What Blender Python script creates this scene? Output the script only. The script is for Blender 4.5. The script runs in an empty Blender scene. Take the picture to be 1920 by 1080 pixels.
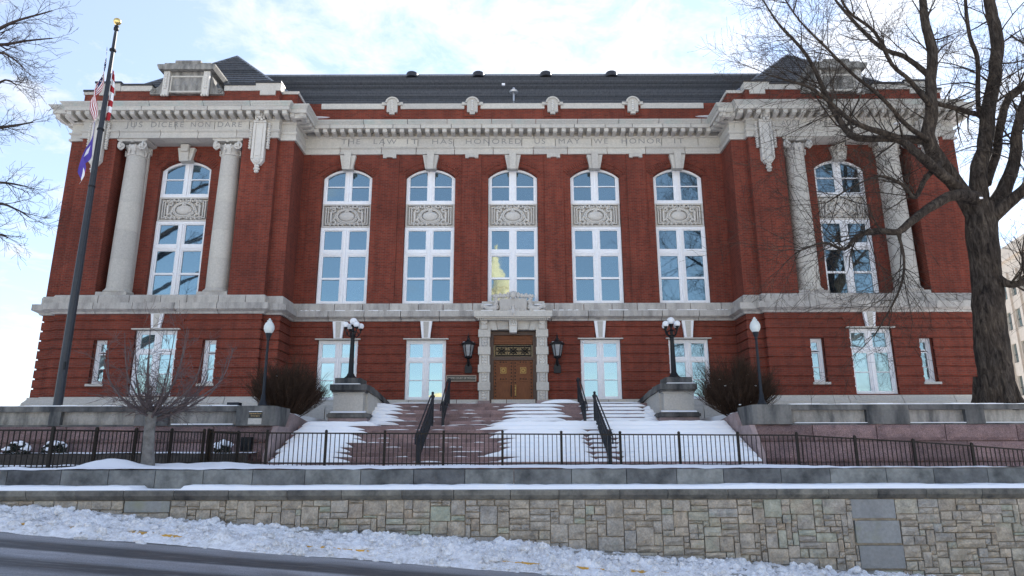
import bpy, math, random
from mathutils import Vector, Matrix, noise
R = math.radians
rnd = random.Random(7)
scn = bpy.context.scene
COL = scn.collection

# ---------------------------------------------------------------- camera
cam_data = bpy.data.cameras.new("camera")
cam = bpy.data.objects.new("camera", cam_data)
COL.objects.link(cam)
cam_data.sensor_width = 36.0
cam_data.lens = 24.0
cam_data.clip_start = 0.1
cam_data.clip_end = 3000.0
cam.matrix_world = (Matrix.Translation((-0.05, 0, 1.8)) @ Matrix.Rotation(R(90 + 13.93), 4, 'X')
                    @ Matrix.Rotation(R(-0.15), 4, 'Z'))
scn.camera = cam

# ---------------------------------------------------------------- sky, sun, exposure
SUN_AZ, SUN_EL = R(30), R(33)          # azimuth from +Y towards +X: behind the courthouse
world = bpy.data.worlds.new("World")
scn.world = world
world.use_nodes = True
wn, wl = world.node_tree.nodes, world.node_tree.links
wn.clear()
def wnode(t, **k):
    n = wn.new(t)
    for a, b in k.items(): setattr(n, a, b)
    return n
wout = wnode('ShaderNodeOutputWorld')
bg = wnode('ShaderNodeBackground')
bg.inputs['Strength'].default_value = 0.12
wl.new(bg.outputs[0], wout.inputs[0])
sky = wnode('ShaderNodeTexSky', sky_type='NISHITA', sun_disc=False)
sky.sun_elevation = SUN_EL
sky.sun_rotation = SUN_AZ
sky.air_density = 1.0
sky.dust_density = 0.0
sky.ozone_density = 3.0
# clouds: a layer seen in perspective (direction / height), white, lit from behind
tc = wnode('ShaderNodeTexCoord')
sep = wnode('ShaderNodeSeparateXYZ'); wl.new(tc.outputs['Generated'], sep.inputs[0])
mz = wnode('ShaderNodeMath', operation='MAXIMUM'); wl.new(sep.outputs['Z'], mz.inputs[0]); mz.inputs[1].default_value = 0.02
az_ = wnode('ShaderNodeMath', operation='ADD'); wl.new(mz.outputs[0], az_.inputs[0]); az_.inputs[1].default_value = 0.12
dx = wnode('ShaderNodeMath', operation='DIVIDE'); wl.new(sep.outputs['X'], dx.inputs[0]); wl.new(az_.outputs[0], dx.inputs[1])
dy = wnode('ShaderNodeMath', operation='DIVIDE'); wl.new(sep.outputs['Y'], dy.inputs[0]); wl.new(az_.outputs[0], dy.inputs[1])
cmb = wnode('ShaderNodeCombineXYZ'); wl.new(dx.outputs[0], cmb.inputs[0]); wl.new(dy.outputs[0], cmb.inputs[1])
def wnoise(scale, detail, rough, dist=0.0, off=0.0):
    mp = wnode('ShaderNodeMapping'); mp.inputs['Location'].default_value = (off, off * 0.7, off * .3)
    wl.new(cmb.outputs[0], mp.inputs[0])
    n = wnode('ShaderNodeTexNoise'); n.inputs['Scale'].default_value = scale
    n.inputs['Detail'].default_value = detail; n.inputs['Roughness'].default_value = rough
    n.inputs['Distortion'].default_value = dist
    wl.new(mp.outputs[0], n.inputs['Vector'])
    return n
n1 = wnoise(1.3, 3, 0.5, 0.2, 17.2)
n2 = wnoise(7.0, 7, 0.66, 0.3, 1.3)
addn = wnode('ShaderNodeMath', operation='MULTIPLY_ADD')
wl.new(n2.outputs['Fac'], addn.inputs[0]); addn.inputs[1].default_value = 1.05; wl.new(n1.outputs['Fac'], addn.inputs[2])
# the cloud field thins out gradually away from the sun
thin = wnode('ShaderNodeMapRange'); wl.new(sep.outputs['Y'], thin.inputs[0])
thin.inputs[1].default_value = -1; thin.inputs[2].default_value = 1; thin.inputs[3].default_value = -0.22; thin.inputs[4].default_value = 0.02
addt = wnode('ShaderNodeMath', operation='ADD'); wl.new(addn.outputs[0], addt.inputs[0]); wl.new(thin.outputs[0], addt.inputs[1])
half = wnode('ShaderNodeMath', operation='MULTIPLY'); wl.new(addt.outputs[0], half.inputs[0]); half.inputs[1].default_value = 0.5
cr = wnode('ShaderNodeValToRGB'); wl.new(half.outputs[0], cr.inputs[0])
cr.color_ramp.elements[0].position = 0.478; cr.color_ramp.elements[1].position = 0.615
cr.color_ramp.elements[0].color = (.34, .34, .34, 1); cr.color_ramp.elements[1].color = (0.92, 0.92, 0.92, 1)
# cloud light: forward scatter makes clouds near the sun brighter
nrm = wnode('ShaderNodeVectorMath', operation='NORMALIZE'); wl.new(tc.outputs['Generated'], nrm.inputs[0])
dot = wnode('ShaderNodeVectorMath', operation='DOT_PRODUCT'); wl.new(nrm.outputs[0], dot.inputs[0])
dot.inputs[1].default_value = (math.sin(SUN_AZ) * math.cos(SUN_EL), math.cos(SUN_AZ) * math.cos(SUN_EL), math.sin(SUN_EL))
mr = wnode('ShaderNodeMapRange'); wl.new(dot.outputs['Value'], mr.inputs[0])
mr.inputs[1].default_value = 0.55; mr.inputs[2].default_value = 1.0; mr.inputs[3].default_value = 3.7; mr.inputs[4].default_value = 4.5
ccol = wnode('ShaderNodeVectorMath', operation='SCALE'); ccol.inputs[0].default_value = (0.97, 0.99, 1.05)
wl.new(mr.outputs[0], ccol.inputs['Scale'])
mixc = wnode('ShaderNodeMix', data_type='RGBA')
wl.new(cr.outputs[0], mixc.inputs['Factor'])
wl.new(sky.outputs[0], mixc.inputs[6]); wl.new(ccol.outputs[0], mixc.inputs[7])
wl.new(mixc.outputs[2], bg.inputs['Color'])

sun_data = bpy.data.lights.new("sun", 'SUN')
sun_data.energy = 4.0
sun_data.angle = R(0.53)
sun_data.color = (1.0, 0.94, 0.85)
sun = bpy.data.objects.new("sun", sun_data)
COL.objects.link(sun)
sdir = Vector((math.sin(SUN_AZ) * math.cos(SUN_EL), math.cos(SUN_AZ) * math.cos(SUN_EL), math.sin(SUN_EL)))
sun.rotation_euler = sdir.to_track_quat('Z', 'Y').to_euler()
sun.location = sdir * 200

scn.view_settings.view_transform = 'Standard'
scn.view_settings.look = 'None'
scn.view_settings.gamma = 1.0
scn.view_settings.exposure = 1.36
scn.view_settings.use_curve_mapping = False

# ---------------------------------------------------------------- materials
def mat(name, base=(.5, .5, .5), rough=.8, metal=0.0, spec=None):
    m = bpy.data.materials.new(name); m.use_nodes = True
    nt = m.node_tree; b = nt.nodes['Principled BSDF']
    b.inputs['Base Color'].default_value = (*base, 1)
    b.inputs['Roughness'].default_value = rough
    b.inputs['Metallic'].default_value = metal
    if spec is not None: b.inputs['Specular IOR Level'].default_value = spec
    return m, nt, b
def N(nt, t, **k):
    n = nt.nodes.new(t)
    for a, b in k.items(): setattr(n, a, b)
    return n
def objco(nt, scale=(1, 1, 1)):
    t = N(nt, 'ShaderNodeTexCoord'); mp = N(nt, 'ShaderNodeMapping')
    mp.inputs['Scale'].default_value = scale
    nt.links.new(t.outputs['Object'], mp.inputs[0]); return mp.outputs[0]
def noise_n(nt, vec, scale, detail=4, rough=.55, dist=0):
    n = N(nt, 'ShaderNodeTexNoise'); n.inputs['Scale'].default_value = scale
    n.inputs['Detail'].default_value = detail; n.inputs['Roughness'].default_value = rough
    n.inputs['Distortion'].default_value = dist
    nt.links.new(vec, n.inputs['Vector']); return n.outputs['Fac']
def ramp(nt, fac, stops):
    r = N(nt, 'ShaderNodeValToRGB'); e = r.color_ramp.elements
    while len(e) < len(stops): e.new(.5)
    for i, (p, c) in enumerate(stops):
        e[i].position = p; e[i].color = (*c, 1) if len(c) == 3 else c
    nt.links.new(fac, r.inputs[0]); return r.outputs[0]
def mix(nt, fac, a, b, mode='MIX'):
    m = N(nt, 'ShaderNodeMix', data_type='RGBA', blend_type=mode)
    for s, x in ((m.inputs['Factor'], fac), (m.inputs[6], a), (m.inputs[7], b)):
        if isinstance(x, (int, float)): s.default_value = x
        elif isinstance(x, tuple): s.default_value = (*x, 1)
        else: nt.links.new(x, s)
    return m.outputs[2]
def bump(nt, b, h, strength=.4, dist=.02):
    n = N(nt, 'ShaderNodeBump'); n.inputs['Strength'].default_value = strength; n.inputs['Distance'].default_value = dist
    nt.links.new(h, n.inputs['Height']); nt.links.new(n.outputs[0], b.inputs['Normal'])

def brick_mat(name, c1, c2, mortar, dirt=.35):
    m, nt, b = mat(name, rough=.85, spec=.25); L = nt.links
    t = N(nt, 'ShaderNodeTexCoord'); s = N(nt, 'ShaderNodeSeparateXYZ'); L.new(t.outputs['Object'], s.inputs[0])
    a = N(nt, 'ShaderNodeMath', operation='ADD'); L.new(s.outputs[0], a.inputs[0]); L.new(s.outputs[1], a.inputs[1])
    c = N(nt, 'ShaderNodeCombineXYZ'); L.new(a.outputs[0], c.inputs[0]); L.new(s.outputs[2], c.inputs[1])
    br = N(nt, 'ShaderNodeTexBrick'); L.new(c.outputs[0], br.inputs['Vector'])
    br.inputs['Scale'].default_value = 1; br.inputs['Brick Width'].default_value = .235; br.inputs['Row Height'].default_value = .082
    br.inputs['Mortar Size'].default_value = .012; br.inputs['Mortar Smooth'].default_value = .2; br.inputs['Bias'].default_value = -.2
    br.inputs['Color1'].default_value = (*c1, 1); br.inputs['Color2'].default_value = (*c2, 1); br.inputs['Mortar'].default_value = (*mortar, 1)
    n1 = noise_n(nt, objco(nt, (1, 1, .5)), .55, 5, .6)
    n2 = noise_n(nt, objco(nt, (2.5, 2.5, .35)), 1.6, 4, .6)
    d1 = ramp(nt, n1, [(.30, (.76, .75, .75)), (.68, (1.10, 1.10, 1.08))])
    d2 = ramp(nt, n2, [(.3, (.74, .75, .77)), (.7, (1.10, 1.09, 1.08))])
    col = mix(nt, 1.0, mix(nt, 1.0, br.outputs['Color'], d1, 'MULTIPLY'), d2, 'MULTIPLY')
    L.new(col, b.inputs['Base Color'])
    iv = N(nt, 'ShaderNodeMath', operation='SUBTRACT'); iv.inputs[0].default_value = 1; L.new(br.outputs['Fac'], iv.inputs[1])
    bump(nt, b, iv.outputs[0], .5, .012)
    return m
def stone_mat(name, base, dark, stain=.5, scale=1.0, streak=True, bumpy=.25, tint=None, var=.08):
    m, nt, b = mat(name, rough=.82, spec=.3); L = nt.links
    oi = N(nt, 'ShaderNodeObjectInfo')
    n1 = noise_n(nt, objco(nt, (1 * scale, 1 * scale, (.28 if streak else 1) * scale)), 2.2, 6, .62)
    n2 = noise_n(nt, objco(nt), 14 * scale, 4, .6)
    n3 = noise_n(nt, objco(nt), 90, 2, .5)
    f = ramp(nt, n1, [(.50 - .12 * stain, (0, 0, 0)), (.78 - .1 * stain, (1, 1, 1))])
    sc = N(nt, 'ShaderNodeMath', operation='MULTIPLY'); L.new(f, sc.inputs[0]); sc.inputs[1].default_value = stain
    col = mix(nt, sc.outputs[0], base, dark)
    g = ramp(nt, n2, [(.3, (.86, .86, .86)), (.7, (1.08, 1.08, 1.08))])
    col = mix(nt, 1.0, col, g, 'MULTIPLY')
    g3 = ramp(nt, n3, [(.3, (.93, .93, .93)), (.7, (1.05, 1.05, 1.05))])
    col = mix(nt, 1.0, col, g3, 'MULTIPLY')
    v = ramp(nt, oi.outputs['Random'], [(0, (1 - var,) * 3), (1, (1 + var, 1 + var, 1 + var * .7))])
    col = mix(nt, 1.0, col, v, 'MULTIPLY')
    if tint:
        n4 = noise_n(nt, objco(nt), 1.1, 4, .6)
        t = ramp(nt, n4, [(.52, (0, 0, 0)), (.7, (.7, .7, .7))])
        col = mix(nt, t, col, tint)
    L.new(col, b.inputs['Base Color'])
    bump(nt, b, n2, bumpy, .02)
    return m
MT = {}
MT['brick'] = brick_mat('red_brick', (.218, .039, .021), (.122, .023, .014), (.150, .072, .055))
MT['lime'] = stone_mat('limestone', (.50, .47, .43), (.34, .32, .30), .3)
MT['lime_w'] = stone_mat('limestone_weathered', (.46, .43, .40), (.15, .14, .135), .65, 1.2)
MT['lime_g'] = stone_mat('limestone_copper_stained', (.48, .46, .43), (.33, .34, .32), .4, tint=(.37, .44, .41))
MT['lime_d'] = stone_mat('limestone_carved', (.58, .55, .515), (.36, .34, .32), .3, 2.0, False, .15)
MT['lime_s'] = stone_mat('limestone_soot_stained', (.31, .295, .275), (.07, .068, .066), .9, 1.6)
MT['concrete'] = stone_mat('terrace_stone_stained', (.165, .158, .155), (.026, .029, .034), 1.0, .8, True, .3, var=.25)
MT['panel'] = stone_mat('terrace_panel_streaked', (.36, .335, .31), (.05, .052, .056), .9, 1.1, True, .3, var=.2)
MT['bluestone'] = stone_mat('bluestone_slab', (.20, .205, .21), (.055, .058, .062), .95, .9, False, .35, var=.32)
MT['capstone'] = stone_mat('cap_stone', (.20, .19, .175), (.055, .056, .058), .95, 1.2, False, .5, var=.25)
MT['greyslab'] = stone_mat('blue_grey_slab', (.29, .295, .30), (.20, .205, .21), .6, 1.0, True, .3, tint=(.26, .27, .17))
def granite_mat(name, a, c, bumpy):
    m, nt, b = mat(name, rough=.75, spec=.35); L = nt.links
    oi = N(nt, 'ShaderNodeObjectInfo')
    n1 = noise_n(nt, objco(nt), 38, 3, .7); n2 = noise_n(nt, objco(nt), 2.2, 5, .6); n3 = noise_n(nt, objco(nt), 9, 5, .65)
    col = ramp(nt, n1, [(.3, a), (.7, c)])
    col = mix(nt, 1.0, col, ramp(nt, n2, [(.3, (.66, .66, .68)), (.7, (1.15, 1.13, 1.12))]), 'MULTIPLY')
    col = mix(nt, 1.0, col, ramp(nt, oi.outputs['Random'], [(0, (.72, .70, .70)), (1, (1.22, 1.2, 1.2))]), 'MULTIPLY')
    L.new(col, b.inputs['Base Color']); bump(nt, b, n3, bumpy, .05); return m
MT['granite'] = granite_mat('pink_granite_rough', (.085, .052, .050), (.325, .222, .215), 1.0)
MT['step'] = granite_mat('pink_granite_steps', (.19, .12, .112), (.35, .25, .24), .3)
MT['granite_s'] = granite_mat('pink_granite_smooth', (.30, .225, .215), (.37, .30, .29), .15)

def snow_mat(name, dirty):
    m, nt, b = mat(name, (.86, .87, .90), .65, spec=.3); L = nt.links
    n1 = noise_n(nt, objco(nt), 22, 6, .7); n2 = noise_n(nt, objco(nt, (1, 1, 1)), 1.3, 6, .65); n3 = noise_n(nt, objco(nt), 5, 5, .7)
    if dirty:
        f = ramp(nt, n2, [(.36, (0, 0, 0)), (.56, (1, 1, 1))]); g = ramp(nt, n1, [(.42, (0, 0, 0)), (.66, (1, 1, 1))])
        fm = N(nt, 'ShaderNodeMath', operation='MULTIPLY'); L.new(f, fm.inputs[0]); L.new(g, fm.inputs[1])
        fs = N(nt, 'ShaderNodeMath', operation='MULTIPLY'); L.new(fm.outputs[0], fs.inputs[0]); fs.inputs[1].default_value = .65
        col = mix(nt, fs.outputs[0], (.82, .83, .86), (.25, .225, .20))
        col = mix(nt, ramp(nt, n3, [(.44, (0, 0, 0)), (.66, (.55, .55, .55))]), col, (.40, .39, .385))
        L.new(col, b.inputs['Base Color'])
    bump(nt, b, n1, .5 if dirty else .12, .03)
    return m
MT['snow'] = snow_mat('clean_snow', False)
MT['snowd'] = snow_mat('ploughed_snow', True)

def plain(key, name, base, rough=.6, metal=0, spec=None, nz=None, bmp=0, nscale=8):
    m, nt, b = mat(name, base, rough, metal, spec)
    if nz:
        n = noise_n(nt, objco(nt), nscale, 5, .6)
        c = mix(nt, 1.0, base, ramp(nt, n, [(.3, (1 - nz,) * 3), (.7, (1 + nz,) * 3)]), 'MULTIPLY')
        nt.links.new(c, b.inputs['Base Color'])
        if bmp: bump(nt, b, n, bmp, .02)
    MT[key] = m; return m, nt, b
plain('white', 'window_white_paint', (.78, .78, .80), .5, nz=.05)
plain('iron', 'black_iron', (.007, .0075, .009), .5, spec=.3, nz=.4)
plain('bronze', 'bronze_brown_metal', (.014, .010, .007), .55, spec=.25, nz=.35)
plain('railiron', 'handrail_blue_black', (.011, .014, .020), .5, spec=.3, nz=.4)
plain('globe', 'frosted_white_globe', (.80, .81, .83), .35)
plain('acorn', 'frosted_acorn_glass', (.62, .66, .64), .3, nz=.06)
plain('lglass', 'lantern_glass', (.22, .23, .24), .15, nz=.2)
plain('gold', 'gold_ball', (.75, .56, .22), .28, .9)
plain('brass', 'brass_ornament', (.36, .24, .08), .45, .6)
plain('pole', 'flagpole_bronze', (.022, .026, .034), .5, nz=.2)
plain('darkcap', 'dark_roof_metal', (.022, .022, .026), .5, nz=.3)
plain('vent', 'galvanised_vent', (.42, .43, .45), .4, .6)
plain('plaque', 'plaque_black', (.010, .010, .010), .35)
plain('ptext', 'plaque_gold_letters', (.62, .42, .17), .5)
plain('stext', 'sign_bronze_letters', (.35, .32, .28), .5)
plain('signrim', 'sign_pale_rim', (.34, .27, .22), .5)
plain('mortar', 'wall_mortar', (.36, .315, .26), .95, nz=.3)
plain('letter', 'cut_letter_shadow', (.235, .23, .23), .9)
def bark_mat():
    m, nt, b = mat('furrowed_bark', rough=.95, spec=.15)
    n1 = noise_n(nt, objco(nt, (1, 1, .22)), 9, 6, .7, .6); n2 = noise_n(nt, objco(nt), 1.1, 4, .6)
    c = mix(nt, 1.0, ramp(nt, n1, [(.34, (.014, .011, .010)), (.5, (.055, .043, .035)), (.68, (.120, .097, .080))]), ramp(nt, n2, [(.3, (.6, .62, .66)), (.7, (1.15, 1.12, 1.05))]), 'MULTIPLY')
    nt.links.new(c, b.inputs['Base Color']); bump(nt, b, n1, 1.0, .06); return m
MT['bark'] = bark_mat()
plain('paletwig', 'purple_grey_twig', (.115, .090, .088), .95, spec=.15, nz=.3)
plain('palebark', 'smooth_grey_bark', (.17, .16, .15), .9, spec=.2, nz=.35, bmp=.4)
plain('twig', 'grey_twig_bark', (.050, .038, .034), .95, spec=.15, nz=.3)
plain('bushtwig', 'brown_shrub_twig', (.052, .033, .024), .95, spec=.1, nz=.4)
plain('evergreen', 'dark_evergreen', (.012, .018, .010), .8, nz=.4)
plain('soilwall', 'planter_dark_timber', (.045, .036, .030), .9, nz=.4)
plain('redcloth', 'flag_red', (.34, .012, .018), .8)
plain('whitecloth', 'flag_white', (.78, .78, .80), .8)
plain('bluecloth', 'flag_navy', (.018, .026, .095), .8)
plain('violet', 'flag_violet_blue', (.085, .055, .34), .75)
plain('tan', 'tan_limestone_block', (.54, .46, .37), .85, nz=.1, nscale=2)
plain('darkglass', 'far_window_glass', (.02, .025, .03), .1)
plain('capitol', 'sunlit_limestone', (.82, .64, .36), .85, nz=.1, nscale=1)
plain('yellowpaint', 'kerb_yellow_paint', (.55, .30, .04), .7, nz=.3)
plain('kerb', 'kerb_concrete', (.30, .29, .27), .9, nz=.2)
plain('blind', 'white_blind', (.7, .72, .72), .8)

def wood_mat():
    m, nt, b = mat('varnished_wood_door', rough=.5, spec=.25); L = nt.links
    n = noise_n(nt, objco(nt, (14, 14, 1.2)), 3, 5, .6)
    L.new(ramp(nt, n, [(.3, (.095, .030, .010)), (.7, (.19, .064, .021))]), b.inputs['Base Color']); return m
MT['wood'] = wood_mat()
plain('woodd', 'dark_door_frame', (.055, .026, .015), .5, nz=.3)
plain('stud', 'bronze_stud', (.020, .014, .010), .4, .5)

def roof_mat():
    m, nt, b = mat('charcoal_roof_tile', rough=.5, spec=.35); L = nt.links
    n = noise_n(nt, objco(nt, (6, 1, 1)), 2.0, 4, .6); g = N(nt, 'ShaderNodeNewGeometry')
    c = mix(nt, 1.0, ramp(nt, n, [(.3, (.095, .104, .122)), (.7, (.165, .178, .202))]), ramp(nt, g.outputs['Random Per Island'], [(0, (.7, .7, .7)), (1, (1.3, 1.3, 1.3))]), 'MULTIPLY')
    L.new(c, b.inputs['Base Color']); return m
MT['roof'] = roof_mat()

def glass_mat(name, base, tint, ior):
    m, nt, b = mat(name, base, .03)
    b.inputs['IOR'].default_value = ior
    b.inputs['Specular Tint'].default_value = (*tint, 1)
    n = noise_n(nt, objco(nt), 1.3, 2, .5); oi = N(nt, 'ShaderNodeObjectInfo')     # random tone per pane: room brightness put into the glass colour, no rooms behind
    nt.links.new(mix(nt, 1.0, base, ramp(nt, oi.outputs['Random'], [(0, (.4, .4, .4)), (.55, (1, 1, 1)), (.85, (2.4, 2.3, 2.2)), (1, (4, 3.8, 3.5))]), 'MULTIPLY'), b.inputs['Base Color'])
    bump(nt, b, n, .10, .02)
    return m
MT['glass'] = glass_mat('reflective_window_glass', (.012, .020, .030), (.68, .92, 1.0), 3.2)
MT['glass1'] = glass_mat('ground_floor_glass', (.06, .085, .095), (.82, 1.0, 1.0), 4.2)

def ashlar_mat(name, island):
    m, nt, b = mat(name, rough=.88, spec=.2); L = nt.links
    if island:
        g = N(nt, 'ShaderNodeNewGeometry'); rv = g.outputs['Random Per Island']
    else:
        g = N(nt, 'ShaderNodeObjectInfo'); rv = g.outputs['Random']
    c = ramp(nt, rv, [(0, (0.488, 0.432, 0.354)), (.12, (0.394, 0.350, 0.295)), (.25, (0.463, 0.411, 0.344)), (.38, (0.388, 0.365, 0.333)), (.5, (0.518, 0.448, 0.364)),
                      (.60, (0.445, 0.436, 0.378)), (.68, (0.425, 0.352, 0.276)), (.78, (0.411, 0.394, 0.370)), (.88, (0.502, 0.453, 0.389)), (1, (0.430, 0.383, 0.325))])
    n1 = noise_n(nt, objco(nt), 4.5, 6, .65); n2 = noise_n(nt, objco(nt), 26, 4, .65); n3 = noise_n(nt, objco(nt, (1, 1, .12)), 1.7, 4, .6)
    c = mix(nt, 1.0, c, ramp(nt, n1, [(.28, (.50, .51, .53)), (.72, (1.25, 1.22, 1.18))]), 'MULTIPLY')
    c = mix(nt, 1.0, c, ramp(nt, n2, [(.3, (.74, .74, .74)), (.7, (1.2, 1.2, 1.2))]), 'MULTIPLY')
    c = mix(nt, ramp(nt, n3, [(.56, (0, 0, 0)), (.74, (.5, .5, .5))]), c, (.17, .125, .07))
    g2 = noise_n(nt, objco(nt), .9, 3, .6)
    gm = ramp(nt, g2, [(.60, (0, 0, 0)), (.66, (.55, .55, .55))])
    gr = ramp(nt, rv, [(.56, (0, 0, 0)), (.6, (1, 1, 1)), (.64, (0, 0, 0))])
    gg = N(nt, 'ShaderNodeMath', operation='MAXIMUM'); L.new(gm, gg.inputs[0]); L.new(gr, gg.inputs[1])
    gl = N(nt, 'ShaderNodeMath', operation='MULTIPLY'); L.new(gg.outputs[0], gl.inputs[0]); gl.inputs[1].default_value = .5
    c = mix(nt, gl.outputs[0], c, (.37, .42, .32))
    L.new(c, b.inputs['Base Color'])
    bump(nt, b, n2, .6, .03); return m
MT['ashlar'] = ashlar_mat('ashlar_stone', False)
MT['ashlar_i'] = ashlar_mat('ashlar_small_stone', True)

def road_mat():
    m, nt, b = mat('salted_wet_asphalt', rough=.5); L = nt.links
    t = N(nt, 'ShaderNodeTexCoord'); s = N(nt, 'ShaderNodeSeparateXYZ'); L.new(t.outputs['Object'], s.inputs[0])
    wob = noise_n(nt, objco(nt, (.25, 1, 1)), 1.0, 3, .5)
    w = N(nt, 'ShaderNodeMath', operation='MULTIPLY_ADD'); L.new(wob, w.inputs[0]); w.inputs[1].default_value = .35; L.new(s.outputs[1], w.inputs[2])
    # worn wheel tracks run along the street (across y)
    mr = N(nt, 'ShaderNodeMapRange'); L.new(w.outputs[0], mr.inputs[0]); mr.inputs[1].default_value = 4; mr.inputs[2].default_value = 13
    def pos(y): return (y + .17 - 4) / 9
    dry, wet = (.19, .195, .21), (.032, .033, .037)
    st = [(0, dry), (pos(9.0), (.17, .173, .185)), (pos(9.35), wet), (pos(9.75), (.03, .031, .034)), (pos(10.0), dry), (pos(10.45), (.27, .27, .285)), (pos(10.55), wet), (pos(11.1), wet), (pos(11.4), (.20, .203, .215)), (pos(11.75), (.23, .23, .24)), (pos(11.95), (.035, .036, .04))]
    c = ramp(nt, mr.outputs[0], st)
    n1 = noise_n(nt, objco(nt, (.5, 2.2, 1)), 2.0, 6, .7); n2 = noise_n(nt, objco(nt), 60, 3, .6)
    c = mix(nt, 1.0, c, ramp(nt, n1, [(.3, (.55, .55, .56)), (.7, (1.4, 1.4, 1.42))]), 'MULTIPLY')
    c = mix(nt, 1.0, c, ramp(nt, n2, [(.3, (.55, .55, .55)), (.7, (1.45, 1.45, 1.45))]), 'MULTIPLY')
    n4 = noise_n(nt, objco(nt, (.35, 6, 1)), 3.0, 5, .7); n5 = noise_n(nt, objco(nt), 9, 5, .75)
    c = mix(nt, ramp(nt, n4, [(.56, (0, 0, 0)), (.72, (.55, .55, .55))]), c, (.36, .36, .37))      # dried salt in streaks
    c = mix(nt, ramp(nt, n5, [(.62, (0, 0, 0)), (.70, (.5, .5, .5))]), c, (.05, .05, .052))         # tar and damp spots
    L.new(c, b.inputs['Base Color'])
    L.new(ramp(nt, n1, [(.3, (.38, .38, .38)), (.7, (.75, .75, .75))]), b.inputs['Roughness'])
    bump(nt, b, n2, .3, .01); return m
MT['road'] = road_mat()

# ---------------------------------------------------------------- mesh helpers
class M:
    def __init__(s): s.v = []; s.f = []; s.mi = []
    def add(s, vs, fs, mi=0):
        k = len(s.v); s.v += [tuple(p) for p in vs]
        s.f += [tuple(i + k for i in f) for f in fs]; s.mi += [mi] * len(fs); return s
    def box(s, x0, x1, y0, y1, z0, z1, mi=0):
        vs = [(x0, y0, z0), (x1, y0, z0), (x1, y1, z0), (x0, y1, z0), (x0, y0, z1), (x1, y0, z1), (x1, y1, z1), (x0, y1, z1)]
        return s.add(vs, [(0, 3, 2, 1), (4, 5, 6, 7), (0, 1, 5, 4), (1, 2, 6, 5), (2, 3, 7, 6), (3, 0, 4, 7)], mi)
    def prism(s, poly, y0, y1, mi=0):
        """polygon in (x, z) pushed through y"""
        n = len(poly); vs = [(x, y0, z) for x, z in poly] + [(x, y1, z) for x, z in poly]
        fs = [tuple(range(n)), tuple(range(2 * n - 1, n - 1, -1))] + [(i, n + i, n + (i + 1) % n, (i + 1) % n) for i in range(n)]
        return s.add(vs, fs, mi)
    def prism_x(s, poly, x0, x1, mi=0):
        """polygon in (y, z) pushed through x"""
        n = len(poly); vs = [(x0, y, z) for y, z in poly] + [(x1, y, z) for y, z in poly]
        fs = [tuple(range(n)), tuple(range(2 * n - 1, n - 1, -1))] + [(i, n + i, n + (i + 1) % n, (i + 1) % n) for i in range(n)]
        return s.add(vs, fs, mi)
    def lathe(s, prof, c=(0, 0, 0), n=16, mi=0):
        vs = []; fs = []
        for r, z in prof:
            for k in range(n):
                a = 2 * math.pi * k / n; vs.append((c[0] + r * math.cos(a), c[1] + r * math.sin(a), c[2] + z))
        for j in range(len(prof) - 1):
            for k in range(n):
                fs.append((j * n + k, j * n + (k + 1) % n, (j + 1) * n + (k + 1) % n, (j + 1) * n + k))
        fs.append(tuple(range(n - 1, -1, -1))); fs.append(tuple((len(prof) - 1) * n + k for k in range(n)))
        return s.add(vs, fs, mi)
    def ell(s, c, r, n=8, m=5, mi=0):
        if not hasattr(r, '__len__'): r = (r, r, r)
        prof = [(math.sin(math.pi * j / m), -math.cos(math.pi * j / m)) for j in range(m + 1)]
        vs = []; fs = []
        for a, z in prof:
            for k in range(n):
                t = 2 * math.pi * k / n; vs.append((c[0] + r[0] * a * math.cos(t), c[1] + r[1] * a * math.sin(t), c[2] + r[2] * z))
        for j in range(m):
            for k in range(n): fs.append((j * n + k, j * n + (k + 1) % n, (j + 1) * n + (k + 1) % n, (j + 1) * n + k))
        return s.add(vs, fs, mi)
    def tube(s, pts, rad, n=5, mi=0, cap=True):
        pts = [Vector(p) for p in pts]
        if not hasattr(rad, '__len__'): rad = [rad] * len(pts)
        vs = []; fs = []; ref = None
        for i, p in enumerate(pts):
            d = (pts[min(i + 1, len(pts) - 1)] - pts[max(i - 1, 0)])
            if d.length < 1e-9: d = Vector((0, 0, 1))
            d.normalize()
            if ref is None:
                ref = d.cross(Vector((0, 0, 1)) if abs(d.z) < .9 else Vector((1, 0, 0))).normalized()
            else:
                ref = (ref - d * ref.dot(d))
                ref = ref.normalized() if ref.length > 1e-6 else d.orthogonal().normalized()
            b = d.cross(ref)
            for k in range(n):
                a = 2 * math.pi * k / n; q = p + (ref * math.cos(a) + b * math.sin(a)) * rad[i]; vs.append((q.x, q.y, q.z))
        for j in range(len(pts) - 1):
            for k in range(n): fs.append((j * n + k, j * n + (k + 1) % n, (j + 1) * n + (k + 1) % n, (j + 1) * n + k))
        if cap: fs.append(tuple(range(n - 1, -1, -1))); fs.append(tuple((len(pts) - 1) * n + k for k in range(n)))
        return s.add(vs, fs, mi)
    def mesh(s, name, mats, smooth=False):
        me = bpy.data.meshes.new(name); me.from_pydata(s.v, [], s.f)
        if not isinstance(mats, (list, tuple)): mats = [mats]
        for m in mats: me.materials.append(MT[m])
        if len(mats) > 1: me.polygons.foreach_set('material_index', s.mi)
        if smooth:
            me.polygons.foreach_set('use_smooth', [True] * len(me.polygons)); me.set_sharp_from_angle(angle=R(smooth if smooth is not True else 40))
        me.update(); return me
    def build(s, name, mats, parent=None, smooth=False):
        return place(name, s.mesh(name, mats, smooth), parent)
W = {}
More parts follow.
